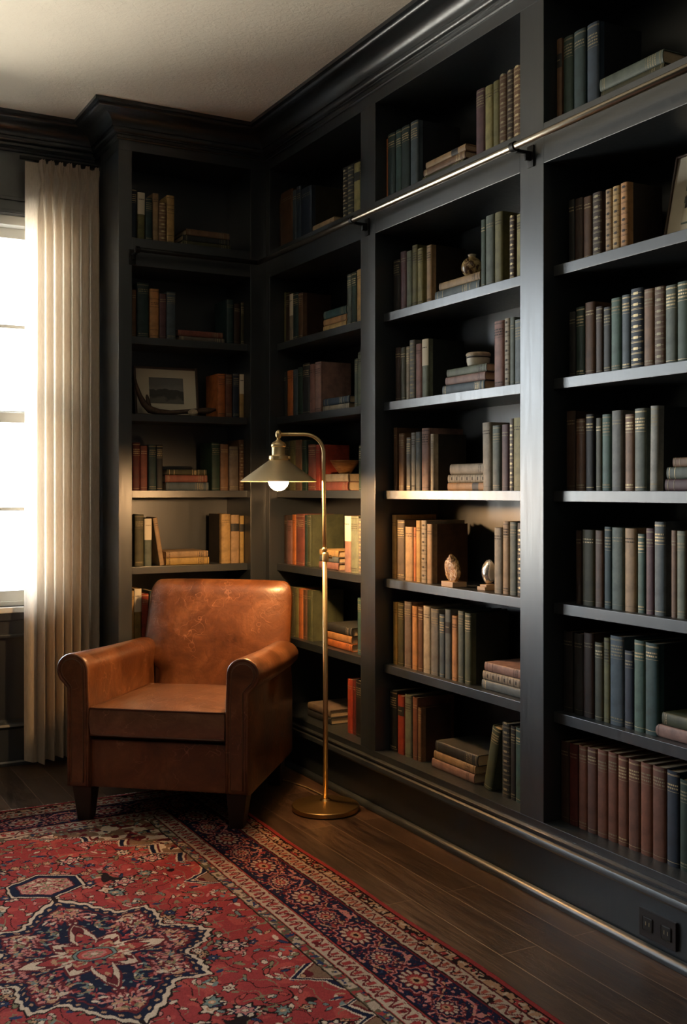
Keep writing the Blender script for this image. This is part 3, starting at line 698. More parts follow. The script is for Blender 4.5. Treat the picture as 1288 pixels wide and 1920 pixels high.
def rough_stone(bm, sx, sy, sz, seed, cz):
    bmesh.ops.create_icosphere(bm, subdivisions=3, radius=1)
    rr = random.Random(seed); dirs = [Vector((rr.uniform(-1, 1), rr.uniform(-1, 1), rr.uniform(-1, 1))).normalized() for _ in range(16)]
    for v_ in bm.verts:
        d = v_.co.normalized(); k = 1
        for q in dirs:
            h = .80+.1*((q.x*7) % 1); dt = d.dot(q)
            if dt > h: k = min(k, h/dt)
        v_.co = Vector((d.x*k*sx, d.y*k*sy, d.z*k*sz+cz))
X, Y, Z = on_right(849, 2.10, LEV[4])
t = thing('agate_bookend', 'golden agate half on a small tan block, beside the left books on fifth shelf', 'bookend', (X, Y, Z), (0, 0, 0), 'agate bookends')
bm = bmesh.new(); box(bm, -.028, .03, -.040, .030, .0003, .018, .0015); obj('block', bm, 'tan_block', t)
bm = bmesh.new(); rough_stone(bm, .024, .048, .050, 3, .062)
for v_ in bm.verts: v_.co.x = max(v_.co.x, -.012); v_.co.y *= 1-.5*max(0, (v_.co.z-.05)/.07); v_.co.y += .22*(v_.co.z-.05)
obj('agate', bm, 'agate', t)
X, Y, Z = on_right(921, 2.128, LEV[4])
t = thing('agate_bookend', 'silvery stone disc on a small tan block, half behind right books on fifth shelf', 'bookend', (X, Y, Z), (0, 0, 0), 'agate bookends')
bm = bmesh.new(); box(bm, -.03, .03, -.006, .038, .0003, .012, .0015); box(bm, -.024, .02, -.006, .030, .012, .019, .001); obj('block', bm, 'tan_block', t)
bm = bmesh.new(); rough_stone(bm, .022, .032, .042, 9, .060)
for v_ in bm.verts: v_.co.y = max(v_.co.y+.010, -.005)
obj('agate', bm, 'stone_silver', t, True)

def framed(t, w, h, pw, ph, dz=0, pm='landscape', bw=.010):
    bm = bmesh.new()
    for q in ((-w/2, -w/2+bw, 0, h), (w/2-bw, w/2, 0, h), (-w/2+bw, w/2-bw, 0, bw), (-w/2+bw, w/2-bw, h-bw, h)): box(bm, q[0], q[1], 0, .016, q[2], q[3], .0015)
    obj('frame', bm, 'frame_wood', t)
    bm = bmesh.new(); box(bm, -w/2+bw, w/2-bw, .006, .012, bw, h-bw); obj('mat', bm, 'mat_board', t)
    bm = bmesh.new(); box(bm, -pw/2, pw/2, .004, .0062, h/2-ph/2+dz, h/2+ph/2+dz); o = obj('picture', bm, pm, t)
    return t
# landscape in the end bookcase, leaning on the back panel
PY = YF+.150
xa, xb = x_on(255, PY), x_on(373, PY)
t = thing('framed_picture', 'dark framed grey landscape in a wide cream mat leaning on third shelf', 'picture', ((xa+xb)/2, PY, LEV[2]+.001), (math.radians(-9), 0, math.radians(-3)), 'framed pictures on the shelves')
framed(t, xb-xa, .228, .158, .118, .006)
# second frame at the right edge of the photo
simple('print_green', (.10, .13, .10), .6); simple('print_cream', (.50, .44, .30), .6); simple('print_dark', (.03, .03, .025), .6)
PX = 2.165
ya = y_on(1240, PX)
t = thing('framed_picture', 'thin framed print in cream mat standing on second shelf at the right edge', 'picture', (PX, ya-.105, LEV[1]+.001), (math.radians(-12), 0, -PI/2), 'framed pictures on the shelves')
framed(t, .21, .262, .10, .15, .0, 'print_green', .006)
bm = bmesh.new(); box(bm, -.05, .05, .003, .0042, .06, .115); box(bm, -.05, -.005, .003, .0042, .135, .15); obj('printed_shapes', bm, 'print_cream', t)
bm = bmesh.new(); box(bm, -.044, .05, .0028, .0040, .100, .108); box(bm, -.044, -.036, .0028, .0040, .10, .138); box(bm, -.01, -.004, .0028, .0040, .06, .10); obj('printed_lines', bm, 'print_dark', t)
# driftwood in front of the landscape
def lp(u, v, Y): return (x_on(u, Y), Y, z_left(u, v, Y))
t = thing('driftwood', 'curved dark driftwood branch lying in front of the framed landscape', 'driftwood', (1.55, YF+.085, LEV[2]))
YD = YF+.09
pts = [lp(251, 700, YD), lp(255, 722, YD), lp(262, 742, YD-.005), lp(270, 757, YD-.01), lp(281, 768, YD-.012), lp(298, 774, YD-.012), lp(320, 774, YD-.01), lp(345, 772, YD-.01), lp(370, 771, YD-.012), lp(392, 770, YD-.01), lp(404, 768, YD-.01)]
zb = LEV[2]
rad = [.004, .008, .011, .014, .017, .014, .011, .010, .013, .014, .006]
pts = [(x, y, max(z, zb+r_)) for (x, y, z), r_ in zip(pts, rad)]
pts = [(x-1.55, y-(YF+.085), z-LEV[2]) for x, y, z in pts]
bm = bmesh.new(); tube(bm, pts, rad, 10); obj('branch', bm, 'driftwood', t, True)
bm = bmesh.new(); q = lp(276, 745, YD); tube(bm, [pts[4], (q[0]-1.55, q[1]-(YF+.085), q[2]-LEV[2]), (q[0]-1.552, q[1]-(YF+.085), q[2]-LEV[2]+.012)], [.012, .008, .004], 8); obj('branch_stub', bm, 'driftwood', t, True)
bm = bmesh.new(); q = lp(362, 775, YD-.03); rough_stone(bm, .024, .012, .016, 5, 0)
for v_ in bm.verts: v_.co += Vector((q[0]-1.55, q[1]-(YF+.085), .016))
obj('pale_knot', bm, 'pale_knot', t, True)

# ------------------------------------------------------------------ armchair
A0 = -math.radians(39.0)
ch = thing('armchair', 'worn tan leather club armchair with rolled arms standing on the rug', 'armchair', (1.229, 3.6415, .0), (0, 0, A0))
RUGT = .009
def arm_profile(off=0, sgn=-1):
    """outline of the rolled arm seen from the front, clockwise from the outer bottom"""
    xo, xi, cx_, cz, R = -.3375, -.252, -.3165, .553, .0605
    p = [(xo+off, .132+off)]
    zj = .497
    p += [(xo+off, .25), (xo+off, .38), (xo+off, zj-.01+off*.3)]
    a0 = math.radians(232)
    for i in range(21):
        a = a0+(math.radians(0)-a0)*i/20
        p.append((cx_+(R-off)*math.cos(a), cz+(R-off)*math.sin(a)))
    xr = cx_+R
    p += [(xr-off-(xr-xi)*.3, .50), (xi-off, .44), (xi-off, .34), (xi-off, .24), (xi-off, .132+off)]
    return [(x*(-sgn), z) for x, z in p]
for sgn in (-1, 1):
    bm = bmesh.new(); rings = []
    secs = [(0, .013), (.003, .007), (.009, .002), (.018, 0), (.12, 0), (.24, 0), (.36, 0), (.48, 0), (.58, 0), (.66, .001), (.69, .006), (.705, .018)]
    for yy, off in secs:
        pr = arm_profile(off, sgn); rg = []
        for x, z in pr:
            f = max(0, (z-.45)/.16) * yy/.70
            zz = z-.030*f - .004*math.sin(PI*yy/.7)*(1 if z > .5 else 0)
            xx = x-sgn*.022*f
            rg.append(bm.verts.new((xx, yy, zz)))
        rings.append(rg)
    n = len(rings[0])
    for a, c in zip(rings, rings[1:]):
        for k in range(n):
            l = (k+1) % n; bm.faces.new((a[k], a[l], c[l], c[k]))
    bm.faces.new(rings[0]); bm.faces.new(rings[-1][::-1])
    o = obj('arm', bm, 'leather', ch); sharp(o, 50)
    # recessed front facing with piping round it
    fp = arm_profile(.021, sgn)
    fp = [(x, max(z, .142)) for x, z in fp]
    bm = bmesh.new(); v0 = [bm.verts.new((x, -.0045, z)) for x, z in fp]; v1 = [bm.verts.new((x, .004, z)) for x, z in fp]
    bm.faces.new(v0)
    for k in range(len(fp)):
        l = (k+1) % len(fp); bm.faces.new((v0[k], v0[l], v1[l], v1[k]))
    f_ = obj('arm_facing', bm, 'leather', o)
    bm = bmesh.new(); tube(bm, [(x, -.004, z) for x, z in fp], .0019, 8); obj('piping', bm, 'piping_thread', f_, True)
    # edge roll round the outer front edge
    ep = arm_profile(.007, sgn)
    bm = bmesh.new(); tube(bm, [(x, .004, z) for x, z in ep], .0065, 10); obj('edge_roll', bm, 'leather', o, True)
# body: front rail, side and rear panels
bm = bmesh.new(); box(bm, -.256, .256, .022, .05, .132, .303, .006); obj('front_rail', bm, 'leather', ch)
bm = bmesh.new(); box(bm, -.256, .256, .05, .66, .150, .318, .003); obj('seat_deck', bm, 'leather_edge', ch)
# seat cushion
bm = bmesh.new(); nx, ny = 18, 20
def cush(u, v_):      # u,v in -1..1
    x = .249*u; y = .305+.302*v_
    cr = (1-abs(u)**3)*(1-abs(v_)**3)
    zt = .418+.030*cr-.020*(v_*.5+.5)
    return x, y, zt
top = [[bm.verts.new(cush(-1+2*i/nx, -1+2*j/ny)) for i in range(nx+1)] for j in range(ny+1)]
bot = [[bm.verts.new((c_.co.x*.995, c_.co.y, .322-.000*(j))) for c_ in row] for j, row in enumerate(top)]
for g_ in (top, bot):
    for j in range(ny):
        for i in range(nx): bm.faces.new((g_[j][i], g_[j][i+1], g_[j+1][i+1], g_[j+1][i]))
edge = [(0, i) for i in range(nx)]+[(j, nx) for j in range(ny)]+[(ny, nx-i) for i in range(nx)]+[(ny-j, 0) for j in range(ny)]
mid1 = []
for (j, i) in edge:
    a, c = top[j][i].co, bot[j][i].co; m_ = (a+c)/2; d_ = Vector((m_.x, m_.y-.305, 0)); d_.normalize(); m_ += d_*.010
    if abs(m_.x) > .2515: m_.x = math.copysign(.2515, m_.x)
    mid1.append(bm.verts.new(m_))
E = len(edge)
for k in range(E):
    l = (k+1) % E; (j, i), (j2, i2) = edge[k], edge[l]
    bm.faces.new((top[j][i], top[j2][i2], mid1[l], mid1[k])); bm.faces.new((mid1[k], mid1[l], bot[j2][i2], bot[j][i]))
loop_t = [top[j][i].co.copy() for j, i in edge]; loop_b = [bot[j][i].co.copy() for j, i in edge]
o = obj('seat_cushion', bm, 'seat_leather', ch); sharp(o, 60)
bm = bmesh.new(); tube(bm, loop_t, .0038, 8, True); tube(bm, loop_b, .0034, 8, True); obj('piping', bm, 'leather_edge', o, True)
# back rest
bm = bmesh.new(); nx, nz = 22, 22
def hw(z): 
    t_ = (z-.33)/.495
    if z < .46: return .246
    return .246+(.325-.246)*min(1, (z-.46)/.03)-.008*max(0, (z-.60)/.225)
def backpt(u, t_, side):
    z = .33+.495*t_
    crn = 0
    w_ = hw(z)
    zz = z
    if t_ > .86:
        q = (t_-.86)/.14; w_ -= .030*(1-math.sqrt(max(0, 1-q*q)))
    yf = .600+.105*t_
    dp = .085-.010*t_
    edge_r = (1-abs(u)**6)*(1-max(0, (t_-.9)/.1)**3*.85)
    if side == 0: y = yf+dp*.5-(dp*.5+.016*(1-u*u)*math.sin(PI*min(1, t_*1.05)))*edge_r
    else: y = yf+dp*.5+(dp*.42)*edge_r
    if z < .56: y = min(y, .69)
    zz -= .006*abs(u)**4*t_
    return (w_*u+.006+.014*max(0, t_-.3), y, zz)
fr_ = [[bm.verts.new(backpt(-1+2*i/nx, j/nz, 0)) for i in range(nx+1)] for j in range(nz+1)]
bk_ = [[bm.verts.new(backpt(-1+2*i/nx, j/nz, 1)) for i in range(nx+1)] for j in range(nz+1)]
for g_ in (fr_, bk_):
    for j in range(nz):
        for i in range(nx): bm.faces.new((g_[j][i], g_[j][i+1], g_[j+1][i+1], g_[j+1][i]))
edge = [(0, i) for i in range(nx)]+[(j, nx) for j in range(nz)]+[(nz, nx-i) for i in range(nx)]+[(nz-j, 0) for j in range(nz)]
for k in range(len(edge)):
    (j, i), (j2, i2) = edge[k], edge[(k+1) % len(edge)]
    bm.faces.new((fr_[j][i], fr_[j2][i2], bk_[j2][i2], bk_[j][i]))
bmesh.ops.remove_doubles(bm, verts=bm.verts[:], dist=.0004)
o = obj('backrest', bm, 'leather', ch, True); sb = o.modifiers.new('s', 'SUBSURF'); sb.levels = 1; sb.render_levels = 1
bm = bmesh.new(); box(bm, -.25, .25, .66, .70, .14, .52, .004); obj('rear_panel', bm, 'leather_edge', ch)
def leg(x, y, out):
    bm = bmesh.new()
    a, c_ = .037, .024
    dx, dy = out
    tv = [bm.verts.new((x+sx*a, y+sy*a, .1325)) for sx, sy in ((-1,-1),(1,-1),(1,1),(-1,1))]
    zb_ = RUGT+.0005 if (y < .3 or x < 0) else .001
    bv = [bm.verts.new((x+dx+sx*c_, y+dy+sy*c_, zb_)) for sx, sy in ((-1,-1),(1,-1),(1,1),(-1,1))]
    bm.faces.new(tv); bm.faces.new(bv)
    for k in range(4): bm.faces.new((tv[k], tv[(k+1) % 4], bv[(k+1) % 4], bv[k]))
    bmesh.ops.bevel(bm, geom=bm.edges[:], offset=.002, segments=1, affect='EDGES')
    obj('leg', bm, 'dark_leg', ch)
leg(-.288, .055, (.004, -.004)); leg(.288, .055, (-.004, -.004)); leg(-.275, .62, (.003, .02)); leg(.275, .62, (-.003, .02))

# ------------------------------------------------------------------ floor lamp
LX, LY = 1.862, 3.562
lamp = thing('floor_lamp', 'brass pharmacy floor lamp with lit bulb under a wide cone shade', 'floor lamp', (LX, LY, 0))
bm = bmesh.new(); lathe(bm, [(0, .001), (.120, .001), (.126, .004), (.127, .018), (.124, .021), (.10, .024), (.05, .030), (.022, .036), (.016, .044), (0, .044)], 96); o = obj('base', bm, 'brass_brushed', lamp); sharp(o, 25)
bm = bmesh.new(); tube(bm, [(0, 0, .04), (0, 0, .5), (-.003, .0015, .962)], .0092, 20); obj('lower_pole', bm, 'brass', lamp, True)
ex, ey = -CY, SY      # arm direction, square to the view from the camera side
R_ = .070; tipx = .176; zA = 1.407; p0 = (-.006)
pts = [(-.003, .0015, .955), (-.004, .002, 1.1), (-.006, .003, 1.25), (-.006, .003, zA-R_)]
for i in range(1, 9):
    a = PI/2*i/8; pts.append((-.006+ex*R_*(1-math.cos(a)), .003+ey*R_*(1-math.cos(a)), zA-R_+R_*math.sin(a)))
pts.append((ex*tipx, ey*tipx, zA))
bm = bmesh.new(); tube(bm, pts, .0070, 18); obj('upper_pole', bm, 'brass', lamp, True)
bm = bmesh.new(); lathe(bm, [(0, .930), (.0115, .930), (.0125, .935), (.0125, .958), (.0100, .966), (0, .966)], 28); bmesh.ops.create_icosphere(bm, subdivisions=3, radius=.0105, matrix=Matrix.Translation((ex*.004, ey*.004, .975)))
c_ = obj('joint_collar', bm, 'brass', lamp, True)
bm = bmesh.new(); tube(bm, [(CY*.008, -SY*.008, .948), (CY*.018, -SY*.018, .948), (CY*.026, -SY*.026, .946)], [.004, .007, .005], 14); obj('thumb_screw', bm, 'brass', c_, True)
sx_, sy_ = ex*tipx, ey*tipx
zr = 1.231
bm = bmesh.new(); lathe(bm, [(.030, .083), (.142, .002), (.1435, .0), (.1425, -.0015), (.140, .0005), (.029, .080)], 96, sx_, sy_, zr); sh_ = obj('lamp_shade', bm, 'shade_brass', lamp); sharp(sh_, 40)
bm = bmesh.new(); lathe(bm, [(.0, .080), (.034, .080), (.0365, .083), (.0365, .094), (.034, .097), (.026, .098), (.025, .102), (.025, .128), (.028, .131), (.028, .137), (.022, .146), (.010, .153), (.006, .158), (.006, .166), (0, .166)], 40, sx_, sy_, zr); s_ = obj('socket_housing', bm, 'brass', lamp); sharp(s_, 30)
bm = bmesh.new(); lathe(bm, [(0, -.017), (.006, -.016), (.0105, -.008), (.0115, 0), (.0105, .008), (.006, .015), (0, .017)], 24, sx_, sy_, zA); obj('knuckle', bm, 'brass', lamp, True)
for sd in (1,):
    bm = bmesh.new(); tube(bm, [(sx_+CY*.030, sy_-SY*.030, zr+.089), (sx_+CY*.040, sy_-SY*.040, zr+.089), (sx_+CY*.044, sy_-SY*.044, zr+.089)], [.003, .006, .005], 12); obj('shade_screw', bm, 'brass', s_, True)
bm = bmesh.new(); lathe(bm, [(0, -.038)]+[(.038*math.sin(a), -.038*math.cos(a)) for a in [PI*i/24 for i in range(1, 20)]]+[(.016, .040), (.014, .075), (0, .075)], 40, sx_, sy_, 1.233); obj('bulb', bm, 'bulb', lamp, True)
bm = bmesh.new(); tube(bm, [(LX+.0+.06, LY+.105, .006), (1.935, 3.72, .004), (1.93, 3.85, .004), (1.90, 3.98, .004), (1.84, 4.10, .004), (1.87, 4.25, .004), (1.96, 4.36, .004)], .003, 8)
for v_ in bm.verts: v_.co -= Vector((LX, LY, 0))
obj('power_cord', bm, 'cord', lamp, True)

# ------------------------------------------------------------------ rug
RX0, RX1, RY0, RY1 = -.075, 1.580, 1.350, 4.090
rcx, rcy = (RX0+RX1)/2, (RY0+RY1)/2; hx, hy = (RX1-RX0)/2, (RY1-RY0)/2
xs = np.concatenate([np.arange(-hx, -.55, .012), np.arange(-.55, hx, .0026), [hx]])
ys = np.concatenate([np.arange(-hy, -.95, .008), np.arange(-.95, hy, .0030), [hy]])
Xg, Yg = np.meshgrid(xs, ys); Hh, Ww = Xg.shape
def lin(r, g, b_): return np.array([((c/255) ** 2.2) for c in (r, g, b_)])
RED, RED2, NAVY, NAVY2, CREAM, TAN, PINK, TEAL, DARK, OLV, MAR = lin(150,46,46), lin(168,62,54), lin(24,30,54), lin(40,54,88), lin(200,178,152), lin(176,132,96), lin(186,112,104), lin(104,124,120), lin(38,24,24), lin(122,116,84), lin(96,26,32)
rs = np.random.RandomState(3)
def vnoise(X_, Y_, f, seed):
    g = np.random.RandomState(seed).rand(256, 256); a = X_*f+37.3; c = Y_*f+91.7
    i, j = np.floor(a).astype(int), np.floor(c).astype(int); u_, v_ = a-i, c-j; u_ = u_*u_*(3-2*u_); v_ = v_*v_*(3-2*v_)
    G = lambda p, q: g[p % 256, q % 256]
    return (G(i, j)*(1-u_)+G(i+1, j)*u_)*(1-v_)+(G(i, j+1)*(1-u_)+G(i+1, j+1)*u_)*v_
wx = Xg+(vnoise(Xg, Yg, 40, 1)-.5)*.007; wy = Yg+(vnoise(Xg, Yg, 40, 2)-.5)*.007
ax, ay = np.abs(wx), np.abs(wy)
col = np.zeros((Hh, Ww, 3)); col[:] = RED
def put(mask, c): col[mask] = c
# field tone
nf = vnoise(Xg, Yg, 26, 5); put(nf > .72, RED2); 
# thin vine lines over the field
vn = vnoise(ax, ay, 15, 8); put(np.abs(vn-.5) < .018, DARK); vn2 = vnoise(ax, ay, 21, 9); put(np.abs(vn2-.45) < .014, OLV)
# scattered blossoms and leaves, mirrored across both axes
rb = random.Random(11)
def blob(cx_, cy_, rx, ry, ang, c, outline=None, petals=0, mir=True):
    ca, sa = math.cos(ang), math.sin(ang)
    for sx in ((1, -1) if mir else (1,)):
        for sy in ((1, -1) if mir else (1,)):
            X_, Y_ = cx_*sx, cy_*sy
            m_ = max(rx, ry)*1.5+.004
            i0, i1 = np.searchsorted(xs, X_-m_), np.searchsorted(xs, X_+m_); j0, j1 = np.searchsorted(ys, Y_-m_), np.searchsorted(ys, Y_+m_)
            if i1 <= i0 or j1 <= j0: continue
            dx_ = (wx[j0:j1, i0:i1]-X_)*sx; dy_ = (wy[j0:j1, i0:i1]-Y_)*sy
            a_ = (dx_*ca+dy_*sa)/rx; b__ = (-dx_*sa+dy_*ca)/ry
            rr = np.sqrt(a_*a_+b__*b__)
            if petals: rr = rr*(1+.22*np.cos(petals*np.arctan2(b__, a_)))
            sub = col[j0:j1, i0:i1]
            if outline is not None: sub[(rr < 1.32)] = outline
            sub[rr < 1] = c
def leaves(n, x0, x1, y0, y1, sc_=1):
    for _ in range(n):
        cx_, cy_ = rb.uniform(x0, x1), rb.uniform(y0, y1); c = rb.choice([CREAM, OLV, TEAL, TAN, NAVY2, PINK, CREAM, TEAL, OLV, RED2])
        blob(cx_, cy_, rb.uniform(.007, .017)*sc_, rb.uniform(.003, .007)*sc_, rb.uniform(0, PI), c, DARK if rb.random() < .7 else None)
leaves(430, 0, .47, 0, 1.02)
for _ in range(48):
    cx_, cy_ = rb.uniform(.02, .45), rb.uniform(.05, 1.0); s_2 = rb.uniform(.009, .017)
    blob(cx_, cy_, s_2*1.3, s_2, rb.uniform(0, PI), rb.choice([CREAM, TEAL, PINK, TAN, NAVY2]), DARK, rb.choice((5, 6, 8)))
    blob(cx_, cy_, s_2*.6, s_2*.5, 0, rb.choice([RED, MAR, NAVY, TAN]), None); blob(cx_, cy_, s_2*.25, s_2*.25, 0, CREAM)
for (cx_, cy_) in ((.22, .46), (.33, .12), (.12, .72), (.36, .62)):
    blob(cx_, cy_, .034, .024, .3, CREAM, DARK, 8); blob(cx_, cy_, .022, .015, .3, PINK, NAVY, 6); blob(cx_, cy_, .008, .006, .3, CREAM, DARK)
# spandrels
yy_ = np.array([0, .30, .31, .37, .42, .52, .55, .62, .66, .74, .78, .84, .88, .93, .96, 1.03])
xx_ = np.array([.60, .60, .46, .39, .46, .50, .43, .46, .38, .40, .31, .33, .22, .22, .12, .02])
bx = np.interp(ay, yy_, xx_)
dsp = ax-bx
spm = dsp > 0; put(spm, CREAM)
cs = col.copy()
put(np.abs(dsp) < .008, NAVY); put((dsp > -.014) & (dsp < -.008), CREAM)
put((dsp > .016) & (dsp < .024), MAR); sp3 = dsp > .024; put(sp3, lin(120,92,70)); put(sp3 & (vnoise(ax, ay, 30, 61) > .58), CREAM); put(sp3 & (vnoise(ax, ay, 34, 62) > .66), MAR)
def leaves_in(n, cols_):
    k = 0
    while k < n:
        cx_, cy_ = rb.uniform(.1, .46), rb.uniform(.32, 1.0)
        if cx_-np.interp(cy_, yy_, xx_) > .024:
            blob(cx_, cy_, rb.uniform(.006, .016), rb.uniform(.003, .007), rb.uniform(0, PI), rb.choice(cols_), DARK if rb.random() < .4 else None)
        k += 1
leaves_in(230, [MAR, NAVY, TEAL, RED, OLV, TAN])
# medallion
r_ = np.hypot(ax, ay); th = np.arctan2(ay, ax)
ta = np.radians([0, 12, 24, 49, 60, 72, 90]); tr_ = np.array([.305, .275, .225, .318, .262, .300, .392])
rm = np.interp(th, ta, tr_)+.004*np.cos(th*60)
q = r_/rm
keep = col.copy(); put(q < 1.2, NAVY)
for (cx_, cy_) in ((.215, .0), (.150, .155), (.145, .19), (0, .29), (.02, .30), (.235, .05), (.19, .10)):
    blob(cx_, cy_, .050, .026, math.atan2(cy_, cx_+.001), PINK, MAR, 10); blob(cx_, cy_, .030, .016, math.atan2(cy_, cx_+.001), TAN, NAVY, 8); blob(cx_, cy_, .012, .008, 0, MAR, CREAM, 5)
for _ in range(120):
    a_ = rb.uniform(0, PI/2); f_ = rb.uniform(.45, .86); R__ = np.interp(a_, ta, tr_)*f_
    blob(R__*math.cos(a_), R__*math.sin(a_), rb.uniform(.005, .013), rb.uniform(.002, .005), rb.uniform(0, PI), rb.choice([PINK, RED, TAN, CREAM, OLV, TEAL, RED]), None)
edge_ = q > .90; put(edge_, NAVY); put((q < .905) & (q > .88), MAR); put((q < .965) & (q > .935) & (np.cos(th*64) > .35), TAN)
put((q > 1.0) & (q < 1.05), CREAM); put((q >= 1.05) & (q < 1.075), DARK); out_ = q >= 1.075; col[out_] = keep[out_]
rm2 = np.interp(th, np.radians([0, 25, 50, 70, 90]), np.array([.185, .085, .125, .085, .20]))
q2 = r_/rm2; put(q2 < 1.12, MAR); put(q2 < 1.03, CREAM); put(q2 < .80, DARK); put(q2 < .76, RED)
bars = (np.cos(th*14) > .35) & (q2 < 1.0) & (q2 > .80); put(bars, CREAM); put((np.cos(th*14) < -.3) & (q2 < 1.0) & (q2 > .80), MAR)
for _ in range(60):
    a_ = rb.uniform(0, PI/2); R__ = rb.uniform(.04, .14)
    if R__ < np.interp(a_, np.radians([0, 25, 50, 70, 90]), [.185, .085, .125, .085, .20])*.72: blob(R__*math.cos(a_), R__*math.sin(a_), .010, .004, rb.uniform(0, PI), rb.choice([CREAM, OLV, NAVY, TAN]), None)
o8 = np.maximum(np.maximum(ax*1.0, ay*1.35), (ax+ay*1.35)*.72)
put(o8 < .056, DARK); put(o8 < .052, TEAL); put(o8 < .044, DARK); put(o8 < .041, RED2); put((o8 < .030), PINK); put((o8 < .024) & (np.cos(th*8) > 0), OLV); put(o8 < .010, CREAM)
# pendants
o6 = np.maximum(ax*.98, (ax*.55+np.abs(ay-.535)*1.0))
put(o6 < .112, DARK); put(o6 < .106, CREAM); put(o6 < .100, NAVY); put(o6 < .078, MAR); put(o6 < .074, PINK)
ngp = vnoise(ax, ay, 110, 31); put((o6 < .070) & (ngp > .55), OLV); put((o6 < .070) & (ngp < .3), MAR); put((o6 < .07) & (ngp > .75), CREAM)
put((ax < .006) & (ay > .39) & (ay < .44), DARK)
# borders
dX, dY = hx-np.abs(Xg), hy-np.abs(Yg)
hor = dY < dX*1.0
dd = np.minimum(dX, dY)+(vnoise(Xg, Yg, 60, 3)-.5)*.003
ss = np.where(hor, wx, wy)+0.0
B = lambda a, c: (dd >= a) & (dd < c)
def band(a, c, base): put(B(a, c), base)
ng = vnoise(Xg, Yg, 75, 21); ng2 = vnoise(Xg, Yg, 110, 22)
band(-.02, .356, DARK)
band(.322, .352, OLV*.5+DARK*.5); put(B(.324, .350) & (ng > .55), CREAM*.7); put(B(.324, .350) & (ng < .28), RED); put(B(.324, .350) & (ng2 > .74), NAVY2)
band(.262, .316, CREAM*.75); c1 = .289+.016*np.sin(ss*2*PI/.062)
put(B(.264, .314) & (np.abs(dd-c1) < .0045), MAR); put(B(.268, .310) & (np.abs(((ss/.031) % 1)-.5) < .22) & (np.abs(dd-.289) < .017) & (np.abs(dd-c1) > .007), RED); put(B(.266, .312) & (ng2 > .80), MAR)
band(.316, .319, RED); band(.256, .260, RED)
# main border
band(.110, .252, NAVY)
per = .30; sp_ = ((ss+.07)/per) % 1; cell = np.floor((ss+.07)/per)
dxp = (sp_-.5)*per; dyp = dd-.181
vine = .181+.052*np.sin(ss*2*PI/per); put(B(.112, .250) & (np.abs(dd-vine) < .0042), PINK); vine2 = .181-.05*np.sin(ss*2*PI/per+.5); put(B(.112, .250) & (np.abs(dd-vine2) < .0032), TAN)
mb = B(.114, .248); put(mb & (ng > .78), PINK); put(mb & (ng < .17), RED); put(mb & (ng2 > .83), TAN); put(mb & (ng2 < .12), NAVY2); put(mb & (np.abs(ng-.5) < .025) & (ng2 > .4), MAR)
for (ox, oyy, rx, ry) in ((0, 0, .078, .052), (per/2, .012, .046, .034), (-per/2, .012, .046, .034)):
    a_ = (dxp-ox)/rx; b__ = (dyp-oyy)/ry; rr = np.hypot(a_, b__); tt = np.arctan2(b__, a_)
    rp = rr*(1+.10*np.cos(12*tt))
    put(mb & (rp < 1.08) & (rp > .96), MAR); put(mb & (rp < .96) & (rp > .88), PINK); put(mb & (rp < .88), NAVY); put(mb & (rp < .72), MAR); put(mb & (rp < .66) & (np.cos(12*tt) < .3), CREAM*.8); put(mb & (rp < .42), RED); put(mb & (rp < .26), TAN); put(mb & (rp < .12), DARK)
# outer guards
band(.104, .110, MAR); band(.054, .100, CREAM*.65); c2 = .077+.013*np.sin(ss*2*PI/.055)
put(B(.056, .098) & (np.abs(dd-c2) < .004), MAR); put(B(.058, .096) & (np.abs(((ss/.0275) % 1)-.5) < .25) & (np.abs(dd-.077) < .016) & (np.abs(dd-c2) > .0065), lin(150,70,50)); put(B(.056, .098) & (ng2 > .82), DARK)
band(.016, .050, DARK); put(B(.020, .048) & (ng > .55), TAN*.8); put(B(.020, .048) & (ng < .25), RED); put(B(.022, .046) & (ng2 > .72), CREAM*.7); put(B(.050, .053), MAR)
band(-.02, .014, RED*.9)
# woven speckle and gentle pile wear
lum_ = col.mean(-1, keepdims=True); col = (col*.85+lum_*.15)*.74
col *= (.80+.30*rs.rand(Hh, Ww))[..., None]*(.88+.2*vnoise(Xg, Yg, 7, 44))[..., None]
zz = RUGT+.0009*vnoise(Xg, Yg, 200, 50)
co = np.empty((Hh*Ww, 3), dtype=np.float32); co[:, 0] = Xg.ravel(); co[:, 1] = Yg.ravel(); co[:, 2] = zz.ravel()
co[:, 0] += .004*np.sin(Yg.ravel()*9)*(Xg.ravel()/hx)**8
idx = np.arange(Hh*Ww).reshape(Hh, Ww)
qd = np.stack([idx[:-1, :-1], idx[:-1, 1:], idx[1:, 1:], idx[1:, :-1]], -1).reshape(-1, 4)
# skirt down to the floor
bd = np.concatenate([idx[0, :], idx[1:, -1], idx[-1, -2::-1], idx[-2:0:-1, 0]]); nb = len(bd)
lowc = co[bd].copy(); lowc[:, 2] = .0005; base_i = Hh*Ww+np.arange(nb)
sk = np.stack([bd, base_i, np.roll(base_i, -1), np.roll(bd, -1)], -1)
allco = np.vstack([co, lowc]); allq = np.vstack([qd, sk]).astype(np.int32)
me = bpy.data.meshes.new('pile')
me.vertices.add(len(allco)); me.vertices.foreach_set('co', allco.ravel())
me.loops.add(allq.size); me.loops.foreach_set('vertex_index', allq.ravel())
me.polygons.add(len(allq)); me.polygons.foreach_set('loop_start', np.arange(0, allq.size, 4, dtype=np.int32))
me.update(calc_edges=True); me.validate()
ca = me.color_attributes.new('weave', 'FLOAT_COLOR', 'POINT')
cc = np.ones((len(allco), 4), dtype=np.float32); cc[:Hh*Ww, :3] = col.reshape(-1, 3); cc[Hh*Ww:, :3] = col.reshape(-1, 3)[bd]
